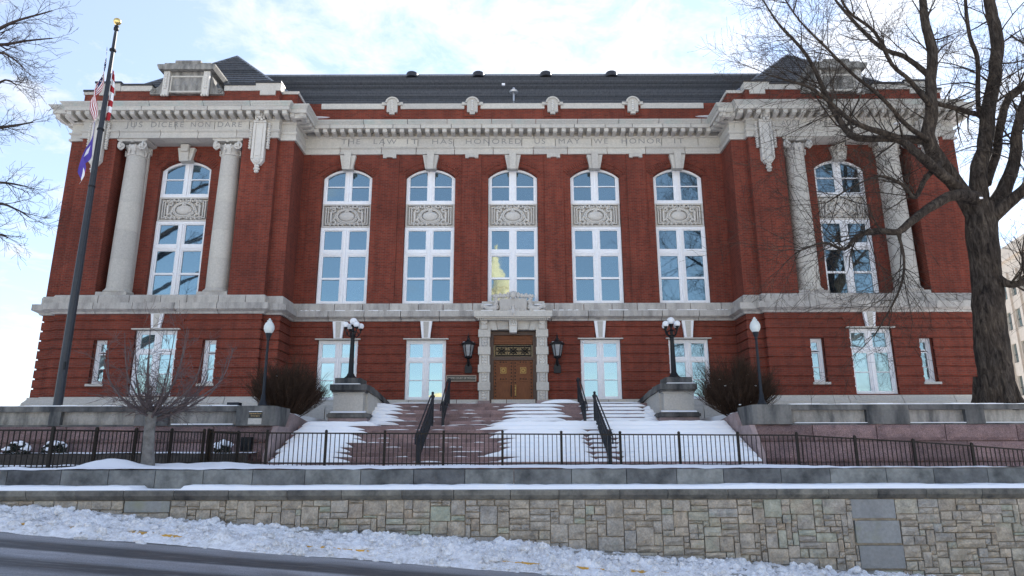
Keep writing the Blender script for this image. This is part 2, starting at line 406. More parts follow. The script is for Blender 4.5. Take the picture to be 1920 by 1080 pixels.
def place(name, me, parent=None, loc=(0, 0, 0), rot=(0, 0, 0), scale=None):
    """an object whose origin sits at world position loc; parents are never rotated"""
    o = bpy.data.objects.new(name, me); COL.objects.link(o)
    p = Vector(loc); W[o.name] = p
    if parent: o.parent = parent; o.location = p - W[parent.name]
    else: o.location = p
    o.rotation_euler = rot
    if scale: o.scale = scale
    return o
def thing(name, label, cat, loc=(0, 0, 0), group=None, kind=None):
    o = bpy.data.objects.new(name, None); COL.objects.link(o); o.location = loc; W[o.name] = Vector(loc)
    o.empty_display_size = .3
    return tag(o, label, cat, group, kind)
def tag(o, label=None, cat=None, group=None, kind=None):
    if label: o['label'] = label
    if cat: o['category'] = cat
    if group: o['group'] = group
    if kind: o['kind'] = kind
    return o
def copy_tree(o, loc, parent=None):
    c = o.copy(); COL.objects.link(c)
    if parent: c.parent = parent
    else: c.location = loc
    W[c.name] = Vector(loc)
    for ch in o.children: copy_tree(ch, loc, c)
    return c
def text_mesh(name, s, size, depth, mats, xscale=1.0, spacing=1.0):
    cu = bpy.data.curves.new(name, 'FONT'); cu.body = s; cu.size = size; cu.extrude = depth
    cu.align_x = 'CENTER'; cu.align_y = 'BOTTOM'; cu.space_character = spacing
    o = bpy.data.objects.new(name, cu); COL.objects.link(o)
    bpy.context.view_layer.update()
    me = bpy.data.meshes.new_from_object(o.evaluated_get(bpy.context.evaluated_depsgraph_get()))
    bpy.data.objects.remove(o); bpy.data.curves.remove(cu)
    me.transform(Matrix.Scale(xscale, 4, (1, 0, 0))); me.transform(Matrix.Rotation(R(90), 4, 'X'))
    me.materials.clear(); me.materials.append(MT[mats]); me.name = name; return me

# sweep of a profile (out, z) along a plan path, cut into blocks
class Path:
    def __init__(s, pts):
        s.p = [Vector((x, y)) for x, y in pts]; n = len(s.p) - 1
        s.d = [(s.p[i + 1] - s.p[i]).normalized() for i in range(n)]
        s.n = [Vector((d.y, -d.x)) for d in s.d]; s.len = [(s.p[i + 1] - s.p[i]).length for i in range(n)]
        s.m = [s.n[0]]
        for i in range(1, n): s.m.append((s.n[i - 1] + s.n[i]) / (1 + s.n[i - 1].dot(s.n[i])))
        s.m.append(s.n[-1])
    def station(s, i, t):
        L = s.len[i]
        if t <= 1e-6: return s.p[i], s.m[i]
        if t >= L - 1e-6: return s.p[i + 1], s.m[i + 1]
        return s.p[i] + s.d[i] * t, s.n[i]
    def block(s, mb, i, t0, t1, prof, gap=.0):
        if t0 > 1e-6: t0 += gap
        if t1 < s.len[i] - 1e-6: t1 -= gap
        n = len(prof); vs = []
        for t in (t0, t1):
            p, m = s.station(i, t)
            for o, z in prof: vs.append((p.x + m.x * o, p.y + m.y * o, z))
        fs = [tuple(range(n)), tuple(range(2 * n - 1, n - 1, -1))] + [(k, n + k, n + (k + 1) % n, (k + 1) % n) for k in range(n)]
        mb.add(vs, fs); return mb

# ================================================================ large structure: ground, road, walls
def street_z(x): return -.009 - .0747 * max(-60, min(60, x))
g = M(); xs = [-600, -200, -60, -30, -15, 0, 15, 30, 60, 200, 600]; ys = [-600, -200, -60, 0, 14.9]
for y in ys:
    for x in xs: g.v.append((x, y, street_z(x) - .30))
for j in range(len(ys) - 1):
    for i in range(len(xs) - 1):
        k = j * len(xs) + i; g.f.append((k, k + 1, k + 1 + len(xs), k + len(xs))); g.mi.append(0)
tag(g.build('ground', 'snow'), 'snow covered ground sloping along the street', None, None, 'structure')
g = M(); g.box(-600, -9.4, 23.9, 900, -2, 3.38); g.box(9.4, 600, 23.9, 900, -2, 3.38); g.box(-9.4, -8.1, 25.05, 900, -2, 3.38); g.box(8.1, 9.4, 25.05, 900, -2, 3.38); g.box(-8.1, 8.1, 32.4, 900, -2, 3.38)
tag(g.build('terrace_ground', 'snow'), 'snowy terrace ground around the courthouse', None, None, 'structure')
g = M(); n = 60
for i in range(n + 1):
    x = -60 + 2 * i
    for y in (2.5, 12.35): g.v.append((x, y, street_z(x)))
for i in range(n): g.f.append((2 * i, 2 * i + 2, 2 * i + 3, 2 * i + 1)); g.mi.append(0)
tag(g.build('road', 'road'), 'salt stained asphalt street with dark wheel tracks', None, None, 'structure')
g = M()
for i in range(n):
    x0, x1 = -60 + 2 * i, -58 + 2 * i; a, b = street_z(x0), street_z(x1)
    vs = [(x0, 12.3, a - .2), (x1, 12.3, b - .2), (x1, 12.3, b + .09), (x0, 12.3, a + .09), (x0, 12.5, a - .2), (x1, 12.5, b - .2), (x1, 12.5, b + .09), (x0, 12.5, a + .09)]
    g.add(vs, [(0, 1, 2, 3), (3, 2, 6, 7), (5, 4, 7, 6)])
tag(g.build('kerb', 'yellowpaint'), 'yellow painted kerb buried under ploughed snow', None, None, 'structure')
g = M()
for i in range(n):
    x0, x1 = -60 + 2 * i, -58 + 2 * i; a, b = street_z(x0) + .085, street_z(x1) + .085
    g.add([(x0, 12.5, a), (x1, 12.5, b), (x1, 14.8, b), (x0, 14.8, a)], [(0, 1, 2, 3)])
tag(g.build('sidewalk', 'kerb'), 'concrete sidewalk under the snow bank', None, None, 'structure')

# ================================================================ the courthouse
PXC, PH, PH2 = 15.97, 4.67, 5.40        # pavilion centre, half width of its front and of its set-back
Y0, Y1, YC = 30.1, 30.4, 32.0
XR = PXC - PH2
court = thing('courthouse', 'red brick courthouse with pale stone trim, columned end pavilions and charcoal roof', 'courthouse', (0, 32, 4))
BACK = 52
path = Path([(-PXC - PH2, BACK), (-PXC - PH2, Y1), (-PXC - PH, Y1), (-PXC - PH, Y0), (-PXC + PH, Y0), (-PXC + PH, Y1), (-XR, Y1), (-XR, YC),
             (XR, YC), (XR, Y1), (PXC - PH, Y1), (PXC - PH, Y0), (PXC + PH, Y0), (PXC + PH, Y1), (PXC + PH2, Y1), (PXC + PH2, BACK)])
def course(name, prof, mats, length, gap=.015, off=0.0, skip=None):
    for i in range(len(path.p) - 1):
        L = path.len[i]
        if i in (0, len(path.p) - 2): cuts = [0, L - 3, L] if i == 0 else [0, 3, L]
        else:
            k = max(1, round(L / length)); cuts = [0] + [L * (q + (off if L > 3 else 0) * (1 if q < k else 0)) / k for q in range(1, k)] + [L]
            cuts = [c + (rnd.uniform(-.12, .12) if 0 < c < L else 0) for c in cuts]
        for a, b in zip(cuts[:-1], cuts[1:]):
            if skip and skip(i, a, b): continue
            path.block(M(), i, a, b, prof, gap).build(name, mats, court)
# stone base
course('base_stone', [(-.4, 3.2), (.32, 3.2), (.32, 3.95), (.24, 4.05), (-.4, 4.05)], 'lime', 1.9)
course('base_moulding', [(-.4, 4.05), (.20, 4.05), (.20, 4.14), (.12, 4.24), (.07, 4.32), (.07, 4.40), (-.4, 4.40)], 'lime', 2.3, off=.4,
       skip=None)
# belt course
course('belt_stone', [(-.35, 8.10), (.10, 8.10), (.14, 8.18), (.30, 8.26), (.34, 8.28), (.34, 8.56), (-.35, 8.56)], 'lime_w', 1.75)
course('belt_stone', [(-.35, 8.56), (.10, 8.56), (.10, 8.88), (.07, 8.97), (-.35, 8.97)], 'lime_w', 1.35, off=.5)
# entablature
course('architrave_stone', [(-.5, 16.70), (.10, 16.70), (.10, 16.80), (.05, 16.80), (.05, 16.99), (.13, 17.06), (.13, 17.12), (-.5, 17.12)], 'lime', 2.0)
course('frieze_stone', [(-.5, 17.12), (.04, 17.12), (.04, 17.58), (-.5, 17.58)], 'lime', 1.7, off=.3)
course('bed_moulding', [(-.5, 17.58), (.07, 17.58), (.12, 17.62), (.14, 17.66), (.05, 17.67), (.05, 17.86), (-.5, 17.86)], 'lime', 2.4)
course('corona_stone', [(-.5, 17.86), (.68, 17.86), (.68, 18.06), (-.5, 18.06)], 'lime', 1.5)
course('cornice_gutter', [(-.5, 18.06), (.70, 18.06), (.73, 18.11), (.82, 18.20), (.84, 18.25), (-.5, 18.25)], 'lime_g', 2.1, off=.5)
# modillions under the corona
mo = M(); mo.prism_x([(0, .06), (-.46, .09), (-.54, .12), (-.57, .14), (-.57, .30), (0, .30)], -.105, .105)
mom = mo.mesh('modillion', 'lime')
for i in range(1, len(path.p) - 2):
    L = path.len[i]; conv0 = path.m[i].dot(path.d[i]) < 0; conv1 = path.m[i + 1].dot(path.d[i]) > 0
    a, b = (-.45 if conv0 else .72), (L + .45 if conv1 else L - .72)
    if b - a < .25: continue
    k = max(1, round((b - a) / .43))
    for q in range(k + 1):
        t = a + (b - a) * q / k; p = path.p[i] + path.d[i] * t + path.n[i] * .05
        place('modillion', mom, court, (p.x, p.y, 17.56), (0, 0, math.atan2(path.n[i].y, path.n[i].x) + math.pi / 2))
for sgn in (-1, 1):
    for q in range(3):
        place('modillion', mom, court, (sgn * (PXC + PH2 + .05), Y1 + .1 + q * .45, 17.56), (0, 0, R(90) * sgn))

# brick walls with openings
def wall_cells(mb, x0, x1, z0, z1, y0, y1, ops):
    xs = sorted({x0, x1, *[o[0] for o in ops], *[o[1] for o in ops]})
    for a, b in zip(xs[:-1], xs[1:]):
        iv = sorted((o[2], o[3]) for o in ops if o[0] < b - 1e-6 and o[1] > a + 1e-6); z = z0
        for s, e in iv:
            if s > z + 1e-6: mb.box(a, b, y0, y1, z, s)
            z = max(z, e)
        if z < z1 - 1e-6: mb.box(a, b, y0, y1, z, z1)
def arch_pts(xc, w, zs, za, k=14):
    h = za - zs; r = (w * w / 4 + h * h) / (2 * h); cz = za - r; a = math.asin(w / 2 / r)
    return [(xc + r * math.sin(t), cz + r * math.cos(t)) for t in [-a + 2 * a * q / k for q in range(k + 1)]]
def arch_fill(mb, xc, w, zs, za, zt, y0, y1):
    p = arch_pts(xc, w, zs, za)
    for (xa, za_), (xb, zb) in zip(p[:-1], p[1:]): mb.prism([(xa, za_), (xb, zb), (xb, zt), (xa, zt)], y0, y1)
W2, ZS, ZA = 2.48, 15.50, 16.02          # upper windows: width, spring, apex
W1, Z1T = 1.90, 7.22
CX5 = [-8.30, -4.13, 0, 4.13, 8.30]
cw = M(); ops = [(x - W2 / 2, x + W2 / 2, 8.9, ZA + .02) for x in CX5]
wall_cells(cw, -XR - .3, XR + .3, 8.2, 17.0, YC, YC + .5, ops)
for x in CX5: arch_fill(cw, x, W2, ZS, ZA, ZA + .02, YC, YC + .5)
cw.build('brick_wall', 'brick', court)
for a, b in zip(CX5[:-1], CX5[1:]):       # flat raised piers between the windows
    M().box((a + b) / 2 - .48, (a + b) / 2 + .48, YC - .05, YC + .01, 8.97, 16.70).build('brick_pier', 'brick', court)
for s in (-1, 1): M().box(s * XR - .35, s * XR + .35, YC - .05, YC + .01, 8.97, 16.70).build('brick_pier', 'brick', court)
cw = M(); opsC = [(x - W1 / 2, x + W1 / 2, 4.4, Z1T) for x in CX5 if x] + [(-1.62, 1.62, 4.0, 8.12)]
wall_cells(cw, -XR - .3, XR + .3, 4.0, 8.2, YC + .06, YC + .5, opsC)
cw.build('brick_wall', 'brick', court)
opsP = {}
for s in (-1, 1):
    xc = s * PXC; pw = M()
    for sx in (-1, 1):   # piers beside the recess, set-backs beyond them
        a, b = sorted((xc + sx * 3.02, xc + sx * PH)); pw.box(a, b, Y0, 32.5, 8.2, 17.0)
        a, b = sorted((xc + sx * PH, xc + sx * PH2))
        pw.box(a, b, Y1, BACK if sx == s else 32.6, 8.2, 17.0)
    o = [(xc - W2 / 2, xc + W2 / 2, 8.9, ZA + .02)]
    wall_cells(pw, xc - 3.02, xc + 3.02, 8.2, 17.0, 31.0, 31.5, o); arch_fill(pw, xc, W2, ZS, ZA, ZA + .02, 31.0, 31.5)
    pw.build('brick_wall', 'brick', court)
    M().box(xc - 3.02, xc + 3.02, Y0 + .02, 31.02, 16.72, 17.0).build('recess_soffit', 'lime', court)
    M().box(xc - 3.02, xc + 3.02, Y0 + .02, 31.02, 8.6, 9.0).build('recess_floor', 'lime_w', court)
    o = [(xc - W1 / 2, xc + W1 / 2, 4.46, 7.38), (xc - 2.74, xc - 2.12, 4.95, 6.95), (xc + 2.12, xc + 2.74, 4.95, 6.95)]
    opsP[s] = o
    pw = M(); wall_cells(pw, xc - PH + .06, xc + PH - .06, 4.0, 8.2, Y0 + .06, Y0 + .5, o)
    for sx in (-1, 1):
        a, b = sorted((xc + sx * (PH - .06), xc + sx * (PH2 - .06))); pw.box(a, b, Y1 + .06, BACK if sx == s else 32.6, 4.0, 8.2)
    pw.build('brick_wall', 'brick', court)
# banded brickwork of the ground floor: courses stand proud of recessed joints
band, z = [], 4.40
while z < 8.09: band.append((z, min(z + .362, 8.10))); z += .4305
for i in range(len(path.p) - 1):
    L = path.len[i]; oo = []
    if i == 7: oo = [(o[0] + XR, o[1] + XR, o[2], o[3]) for o in opsC]
    elif i == 3: oo = [(o[0] + PXC + PH, o[1] + PXC + PH, o[2], o[3]) for o in opsP[-1]]
    elif i == 11: oo = [(o[0] - PXC + PH, o[1] - PXC + PH, o[2], o[3]) for o in opsP[1]]
    for z0, z1 in band:
        cuts = [0.0]
        for o in sorted(oo):
            if min(z1, o[3]) - max(z0, o[2]) > .03: cuts += [o[0], o[1]]
        cuts.append(L)
        for a, b in zip(cuts[::2], cuts[1::2]):
            path.block(M(), i, a, b, [(-.12, z0), (-.012, z0), (0, z0 + .012), (0, z1 - .012), (-.012, z1), (-.12, z1)]).build('brick_band', 'brick', court)
# brick ring arches above the upper windows
def ring(xc, w, zs, za, y):
    mb = M(); p = arch_pts(xc, w, zs, za, 30); h = za - zs; r = (w * w / 4 + h * h) / (2 * h); cz = za - r
    for k in range(30):
        for row in range(2):
            r0, r1 = r + .01 + row * .22, r + .21 + row * .22; q = []
            for (x, z_), e in ((p[k], .1), (p[k + 1], -.1)):
                x = x + (p[k + 1][0] - p[k][0]) * e; z_ = z_ + (p[k + 1][1] - p[k][1]) * e
                d = Vector((x - xc, z_ - cz)).normalized(); q.append((xc + d.x * r0, cz + d.y * r0)); q.append((xc + d.x * r1, cz + d.y * r1))
            mb.prism([q[0], q[2], q[3], q[1]], y - .035 - .008 * ((k + row) % 2), y + .01)
    return mb
for x in CX5: ring(x, W2 + .06, ZS, ZA, YC).build('brick_arch', 'brick', court)
for s in (-1, 1): ring(s * PXC, W2 + .06, ZS, ZA, 31.0).build('brick_arch', 'brick', court)
# keystones
def keystone(x, y, z0, z1, wb, wt, scroll):
    mb = M(); mb.prism([(x - wb, z0), (x + wb, z0), (x + wt, z1), (x - wt, z1)], y - .22, y + .1)
    k = mb.build('keystone', 'lime', court)
    c = M(); m_ = (z1 - z0)
    c.prism([(x - wb * .55, z0 - .05), (x + wb * .55, z0 - .05), (x + wb * .68, z1 + .12), (x - wb * .68, z1 + .12)], y - .32, y - .219)
    if scroll:
        c.prism([(x - wb * .6, z1 - .25), (x + wb * .6, z1 - .25), (x + wb * .72, z1 + .1), (x - wb * .72, z1 + .1)], y - .42, y - .321)
        c.prism([(x - wb * .75, z0 - .07), (x + wb * .75, z0 - .07), (x + wb * .75, z0 + .03), (x - wb * .75, z0 + .03)], y - .38, y - .3215)
    c.build('keystone_face', 'lime', k)
for x in CX5: keystone(x, YC, 15.86, 16.60, .26, .40, False)
for s in (-1, 1): keystone(s * PXC, 31.0, 15.86, 16.55, .28, .42, True)
for x in [(a + b) / 2 for a, b in zip(CX5[:-1], CX5[1:])]:       # notched stone drops of the architrave
    mb = M(); mb.prism([(x - .33, 16.72), (x - .33, 16.48), (x - .15, 16.48), (x - .15, 16.53), (x + .15, 16.53), (x + .15, 16.48), (x + .33, 16.48), (x + .33, 16.72)], YC - .16, YC + .02)
    mb.build('architrave_drop', 'lime', court)
# flat brick arches and stone keys above ground-floor windows
def jack(xc, y, zt, ztop):
    for sx in (-1, 1):
        mb = M()
        for k in range(7):
            a, b = .27 + k * .105, .27 + k * .105 + .108; lean = .028 * (k + 1)
            mb.prism([(xc + sx * a, zt + .07), (xc + sx * b, zt + .07), (xc + sx * (b + lean + .02), ztop), (xc + sx * (a + lean), ztop)], y - .02 - .006 * (k % 2), y + .09)
        mb.build('flat_brick_arch', 'brick', court)
    k = M(); k.prism([(xc - .19, zt + .06), (xc + .19, zt + .06), (xc + .28, 8.10), (xc - .28, 8.10)], y - .12, y + .1)
    ko = k.build('keystone', 'white', court)
    k = M(); k.prism([(xc - .09, zt + .09), (xc + .09, zt + .09), (xc + .13, 8.07), (xc - .13, 8.07)], y - .155, y - .1195); k.build('keystone_face', 'lime', ko)
    h = M(); h.box(xc - W1 / 2 - .12, xc + W1 / 2 + .12, y - .12, y + .3, zt, zt + .055); h.build('window_head', 'lime', court)
for x in CX5:
    if x: jack(x, YC, Z1T, 7.80)
for s in (-1, 1): jack(s * PXC, Y0, 7.38, 7.90)

# ---------------------------------------------------------------- windows
def pane_mesh(w, h, key, cache={}):
    k = (round(w, 3), round(h, 3), key)
    if k not in cache: cache[k] = M().box(-w / 2, w / 2, -.006, .006, -h / 2, h / 2).mesh('pane', key)
    return cache[k]
FR = .12                                  # casing
def upper_window(xc, y):
    F = M(); hw = W2 / 2 - .015; zb, zt = 8.975, ZS
    for s in (-1, 1):
        a, b = sorted((s * hw, s * (hw - FR))); F.box(a, b, 0, .22, zb, 12.90); F.box(a, b, 0, .22, 14.14, zt)
        a, b = sorted((s * hw, s * (hw - .05))); F.box(a, b, -.04, 0, zb, 12.90)
    F.box(-hw + FR, hw - FR, .004, .21, zb, zb + .14); F.box(-hw + FR, hw - FR, .004, .21, 12.78, 12.90); F.box(-hw + FR, hw - FR, .004, .21, 14.14, 14.28)
    po, pi = arch_pts(0, 2 * hw, ZS, ZA - .02, 16), arch_pts(0, 2 * hw - .22, ZS, ZA - .13, 16)
    for k in range(16):
        F.prism([pi[k], pi[k + 1], po[k + 1], po[k]], 0, .22)
    win = place('window', F.mesh('window', 'white'), court, (xc, y, 0))
    def sub(name, mb, mats='white'): return place(name, mb.mesh(name, mats), win, (xc, y, 0))
    for z0, z1 in ((zb + .14, 12.78), (14.28, ZA - .1)):
        mm = M(); mm.box(-.13, .13, .02, .2, z0, z1); mm.box(-.045, .045, -.03, .02, z0, z1); sub('mullion', mm)
    tr = M()
    for s in (-1, 1):
        a, b = sorted((s * .131, s * (hw - FR))); tr.box(a, b, .01, .2, 11.46, 11.72); tr.box(a, b, -.02, .01, 11.54, 11.64)
    sub('transom', tr)
    x0, x1 = .13, hw - FR; xm = (x0 + x1) / 2; w = x1 - x0
    rows = [(zb + .14, 10.24, 'l'), (10.29, 11.46, 'l'), (11.72, 12.78, 't'), (14.28, 15.05, 'u'), (15.10, None, 'a')]
    for s in (-1, 1):
        for z0, z1, kind in rows:
            st = .055; sm = M()
            top = z1 if z1 else None
            if kind == 'a':
                pp = [p for p in arch_pts(0, 2 * hw - .22, ZS, ZA - .14, 24) if x0 + st <= p[0] * s <= x1 - st]
                pp = sorted(pp, key=lambda p: p[0])
                za = M(); poly = [(pp[0][0], z0)] + pp + [(pp[-1][0], z0)]
                za.prism(poly, .10, .112)
                o = sub('pane', za, 'glass')
                for xa in (x0, x1 - st):
                    a, b = sorted((s * xa, s * (xa + st))); sm.box(a, b, .05, .15, z0, ZS + (.38 if xa == x0 else .12))
                sm.box(min(s * x0, s * x1), max(s * x0, s * x1), .05, .15, z0 - .05, z0); sub('sash', sm)
                continue
            for xa in (x0, x1 - st):
                a, b = sorted((s * xa, s * (xa + st))); sm.box(a, b, .05, .15, z0, z1)
            a, b = sorted((s * (x0 + st), s * (x1 - st)))
            sm.box(a, b, .05, .15, z0, z0 + .05)
            if not (kind == 'l' and z1 < 10.3) and kind != 'u': sm.box(a, b, .05, .15, z1 - .05, z1)
            sub('sash', sm)
            pm = pane_mesh(w - 2 * st + .02, z1 - z0 - .04, 'glass')
            place('pane', pm, win, (xc + s * xm, y + .105, (z0 + z1) / 2), (R(rnd.uniform(-.35, .35)), 0, R(rnd.uniform(-.35, .35))))
    for s in (-1, 1):    # thin meeting rails between sashes
        a, b = sorted((s * x0, s * x1)); mr_ = M(); mr_.box(a, b, .045, .155, 10.24, 10.29); sub('meeting_rail', mr_)
    return win
# carved panel between the two storeys of each window
def carved_panel():
    mb = M(); hw, z0, z1 = W2 / 2 - .02, 12.905, 14.135
    mb.box(-hw, hw, .15, .22, z0, z1)
    for a, b, c, d in ((-hw, hw, z1 - .07, z1), (-hw, hw, z0, z0 + .07), (-hw, -hw + .08, z0 + .07, z1 - .07), (hw - .08, hw, z0 + .07, z1 - .07)): mb.box(a, b, -.02, .155, c, d)
    zc = 13.50
    for s in (-1, 1):
        for k, (e, t) in enumerate(((.16, .025), (.27, .03))):
            xo = s * (hw - e); mb.box(min(xo, xo - s * .05), max(xo, xo - s * .05), 0, .155, z0 + .2 + k * .06, z1 - .2 - k * .06)
            mb.box(min(xo, xo - s * .22), max(xo, xo - s * .22), 0, .155, z1 - .2 - k * .06, z1 - .16 - k * .06)
            mb.box(min(xo, xo - s * .22), max(xo, xo - s * .22), 0, .155, z0 + .16 + k * .06, z0 + .2 + k * .06)
        xb = s * (hw - .40); mb.box(min(xb, xb - s * .09), max(xb, xb - s * .09), -.03, .155, zc - .24, zc + .22)
        for sz, rr in ((1, .10), (-1, .13)):          # C-scrolls
            pts = [(s * (.66 + rr * math.cos(t) * (1 - .05 * t)), .02, zc + sz * (.32 - rr * math.sin(t) * (1 - .05 * t))) for t in [k * .45 for k in range(14)]]
            mb.tube(pts, .045, 6)
        for k in range(8):                            # leaves along the top and the foot
            x = s * (.08 + k * .105); mb.ell((x, .03, z1 - .15 - .04 * (k % 2)), (.07, .10, .06 + .02 * (k % 3)), 7, 4)
            mb.ell((x, .03, z0 + .15 + .035 * ((k + 1) % 2)), (.075, .10, .05 + .02 * (k % 2)), 7, 4)
        for k in range(3): mb.ell((s * (.55 + .05 * k), .03, zc + .05 - .12 * k), (.05, .04, .10), 6, 4)
        mb.tube([(s * .55, .03, zc - .28), (s * .40, .02, zc - .36), (s * .25, .03, zc - .40)], [.02, .035, .02], 5)
    pts = [(.47 * math.cos(t), .03, zc + .02 + .33 * math.sin(t)) for t in [2 * math.pi * k / 28 for k in range(29)]]; mb.tube(pts, .045, 6)
    pts = [(.55 * math.cos(t), .04, zc + .02 + .40 * math.sin(t)) for t in [2 * math.pi * k / 28 for k in range(29)]]; mb.tube(pts, .03, 6)
    mb.ell((0, .05, zc), (.40, .15, .25), 18, 8)
    for k in (-1, 0, 1): mb.ell((k * .06, -.01, zc + .24 + .05 * (k == 0)), (.05, .05, .07), 6, 4)
    return mb.mesh('carved_panel', 'lime_d', 50)
cpm = carved_panel()
UW = [(x, YC + .22) for x in CX5] + [(s * PXC, 31.22) for s in (-1, 1)]
for x, y in UW:
    upper_window(x, y); place('carved_panel', cpm, court, (x, y, 0))
def lower_window(xc, y, w, z0, z1, zt, zm, cols=2):
    F = M(); hw = w / 2 - .01
    for s in (-1, 1):
        a, b = sorted((s * hw, s * (hw - .11))); F.box(a, b, 0, .2, z0, z1)
        a, b = sorted((s * hw, s * (hw - .045))); F.box(a, b, -.035, 0, z0, z1)
    F.box(-hw + .11, hw - .11, .004, .19, z1 - .12, z1); F.box(-hw + .11, hw - .11, .004, .19, z0, z0 + .09)
    win = place('window', F.mesh('window', 'white'), court, (xc, y, 0))
    def sub(name, mb, mats='white'): return place(name, mb.mesh(name, mats), win, (xc, y, 0))
    if cols == 2:
        mm = M(); mm.box(-.11, .11, .02, .18, z0 + .09, z1 - .12); mm.box(-.04, .04, -.02, .02, z0 + .09, z1 - .12); sub('mullion', mm)
        tr = M()
        for s in (-1, 1):
            a, b = sorted((s * .111, s * (hw - .11))); tr.box(a, b, .01, .18, zt, zt + .16)
        sub('transom', tr); cs = [(s * .11, s * (hw - .11)) for s in (-1, 1)]
        rows = [(z0 + .09, zm), (zm + .03, zt), (zt + .16, z1 - .12)]
    else:
        cs = [(-hw + .11, hw - .11)]; rows = [(z0 + .09, zm), (zm + .03, zt), (zt + .05, z1 - .12)]
    for c0, c1 in cs:
        c0, c1 = sorted((c0, c1)); st = .05
        for q, (a, b) in enumerate(rows):
            sm = M(); sm.box(c0, c0 + st, .05, .15, a, b); sm.box(c1 - st, c1, .05, .15, a, b)
            if q != 1: sm.box(c0 + st, c1 - st, .05, .15, a, a + .05)
            if q: sm.box(c0 + st, c1 - st, .05, .15, b - .05, b)
            sub('sash', sm)
            place('pane', pane_mesh(c1 - c0 - 2 * st + .02, b - a - .02, 'glass1'), win, (xc + (c0 + c1) / 2, y + .105, (a + b) / 2), (R(rnd.uniform(-.5, .5)), 0, R(rnd.uniform(-.5, .5))))
        mr_ = M(); mr_.box(c0, c1, .045, .155, zm - .002, zm + .032); sub('meeting_rail', mr_)
    return win
for x in CX5:
    if x: lower_window(x, YC + .16, W1, 4.41, Z1T, 6.20, 5.31)
for s in (-1, 1):
    xc = s * PXC; lower_window(xc, Y0 + .20, W1, 4.46, 7.38, 6.35, 5.42)
    for k in (-1, 1):
        x = xc + k * 2.43; lower_window(x, Y0 + .30, .62, 4.98, 6.95, 6.35, 5.65, 1)
        M().box(x - .38, x + .38, Y0 - .07, Y0 + .35, 4.87, 4.97).build('window_sill', 'lime', court)
# unseen solid box filling the shell, added to block the sun from behind
b = M(); b.box(-XR - 5, XR + 5, YC + .6, 50, 3.5, 17.5); b.build('interior_sun_block', 'darkcap', court)

# ---------------------------------------------------------------- columns
def column(xc):
    y = 30.68; col = place('column', M().box(-.70, .70, -.58, .58, 8.975, 9.14).mesh('column', 'lime_w'), court, (xc, y, 0))
    def sub(name, mb, m='lime', sm=True): return place(name, mb.mesh(name, m, sm), col, (xc, y, 0))
    sub('column_base', M().lathe([(.60, 9.14), (.64, 9.18), (.64, 9.24), (.60, 9.28), (.565, 9.29), (.56, 9.32), (.545, 9.36)], n=28))
    zs = [9.36, 10.75, 12.15, 13.55, 14.85, 15.93]
    def r(z): t = (z - 9.36) / 6.57; return .525 - .085 * t ** 1.6
    for a, b_ in zip(zs[:-1], zs[1:]):
        sub('drum', M().lathe([(r(a) - .012, a), (r(a), a + .012)] + [(r(a + (b_ - a) * q / 4), a + (b_ - a) * q / 4) for q in (1, 2, 3)] + [(r(b_), b_ - .012), (r(b_) - .012, b_)], n=32))
    c = M(); c.lathe([(.44, 15.93), (.48, 15.95), (.48, 15.99), (.44, 16.01), (.43, 16.15), (.47, 16.25), (.52, 16.38), (.50, 16.45)], n=24)
    for ax in (0, 1):
        for s1 in (-1, 1):
            for s2 in (-1, 1):
                pts = []; rr = []
                for k in range(22):
                    t = k * .5; q = .21 * math.exp(-.15 * t); u = .48 + q * math.sin(t + .3) ; w = 16.34 + q * math.cos(t + .3)
                    p = (s1 * u, s2 * (.53 + .006 * k)) if ax == 0 else (s2 * (.53 + .006 * k), s1 * u); pts.append((p[0], p[1], w)); rr.append(.055 * math.exp(-.06 * t) + .010)
                c.tube(pts, rr, 5)
                p = (s1 * .48, s2 * .60) if ax == 0 else (s2 * .60, s1 * .48); c.ell((p[0], p[1], 16.34), (.06, .05, .06) if ax == 0 else (.05, .06, .06), 7, 5)
    for k in range(12):                                # swag drops and the egg row
        a = k * math.pi / 6 + .26; x, yy = .50 * math.cos(a), .50 * math.sin(a)
        c.ell((x, yy, 16.42), (.06, .06, .08), 6, 4)
        if k % 3 != 1:
            for q in range(3): c.ell((x, yy, 16.22 - q * .095), .065 - q * .008, 6, 4)
    for s1 in (-1, 1):
        for s2 in (-1, 1): c.ell((s1 * .58, s2 * .56, 16.47), (.10, .10, .09), 7, 5)
    sub('capital', c, 'lime_d', 50)
    ab = M(); ab.prism([(-.60, 16.57), (.60, 16.57), (.72, 16.63), (.72, 16.71), (-.72, 16.71), (-.72, 16.63)], -.60, .52); ab.ell((0, -.58, 16.60), (.12, .06, .09), 8, 5)
    sub('abacus', ab, 'lime', False)
    pl = M(); pl.box(-.46, .46, .20, .33, 9.0, 16.20); pl.box(-.54, .54, .16, .33, 16.20, 16.715); pl.box(-.54, .54, .18, .33, 8.99, 9.3)
    sub('pilaster', pl, 'lime', False)
for s in (-1, 1):
    for k in (-1, 1): column(s * PXC + k * 2.29)
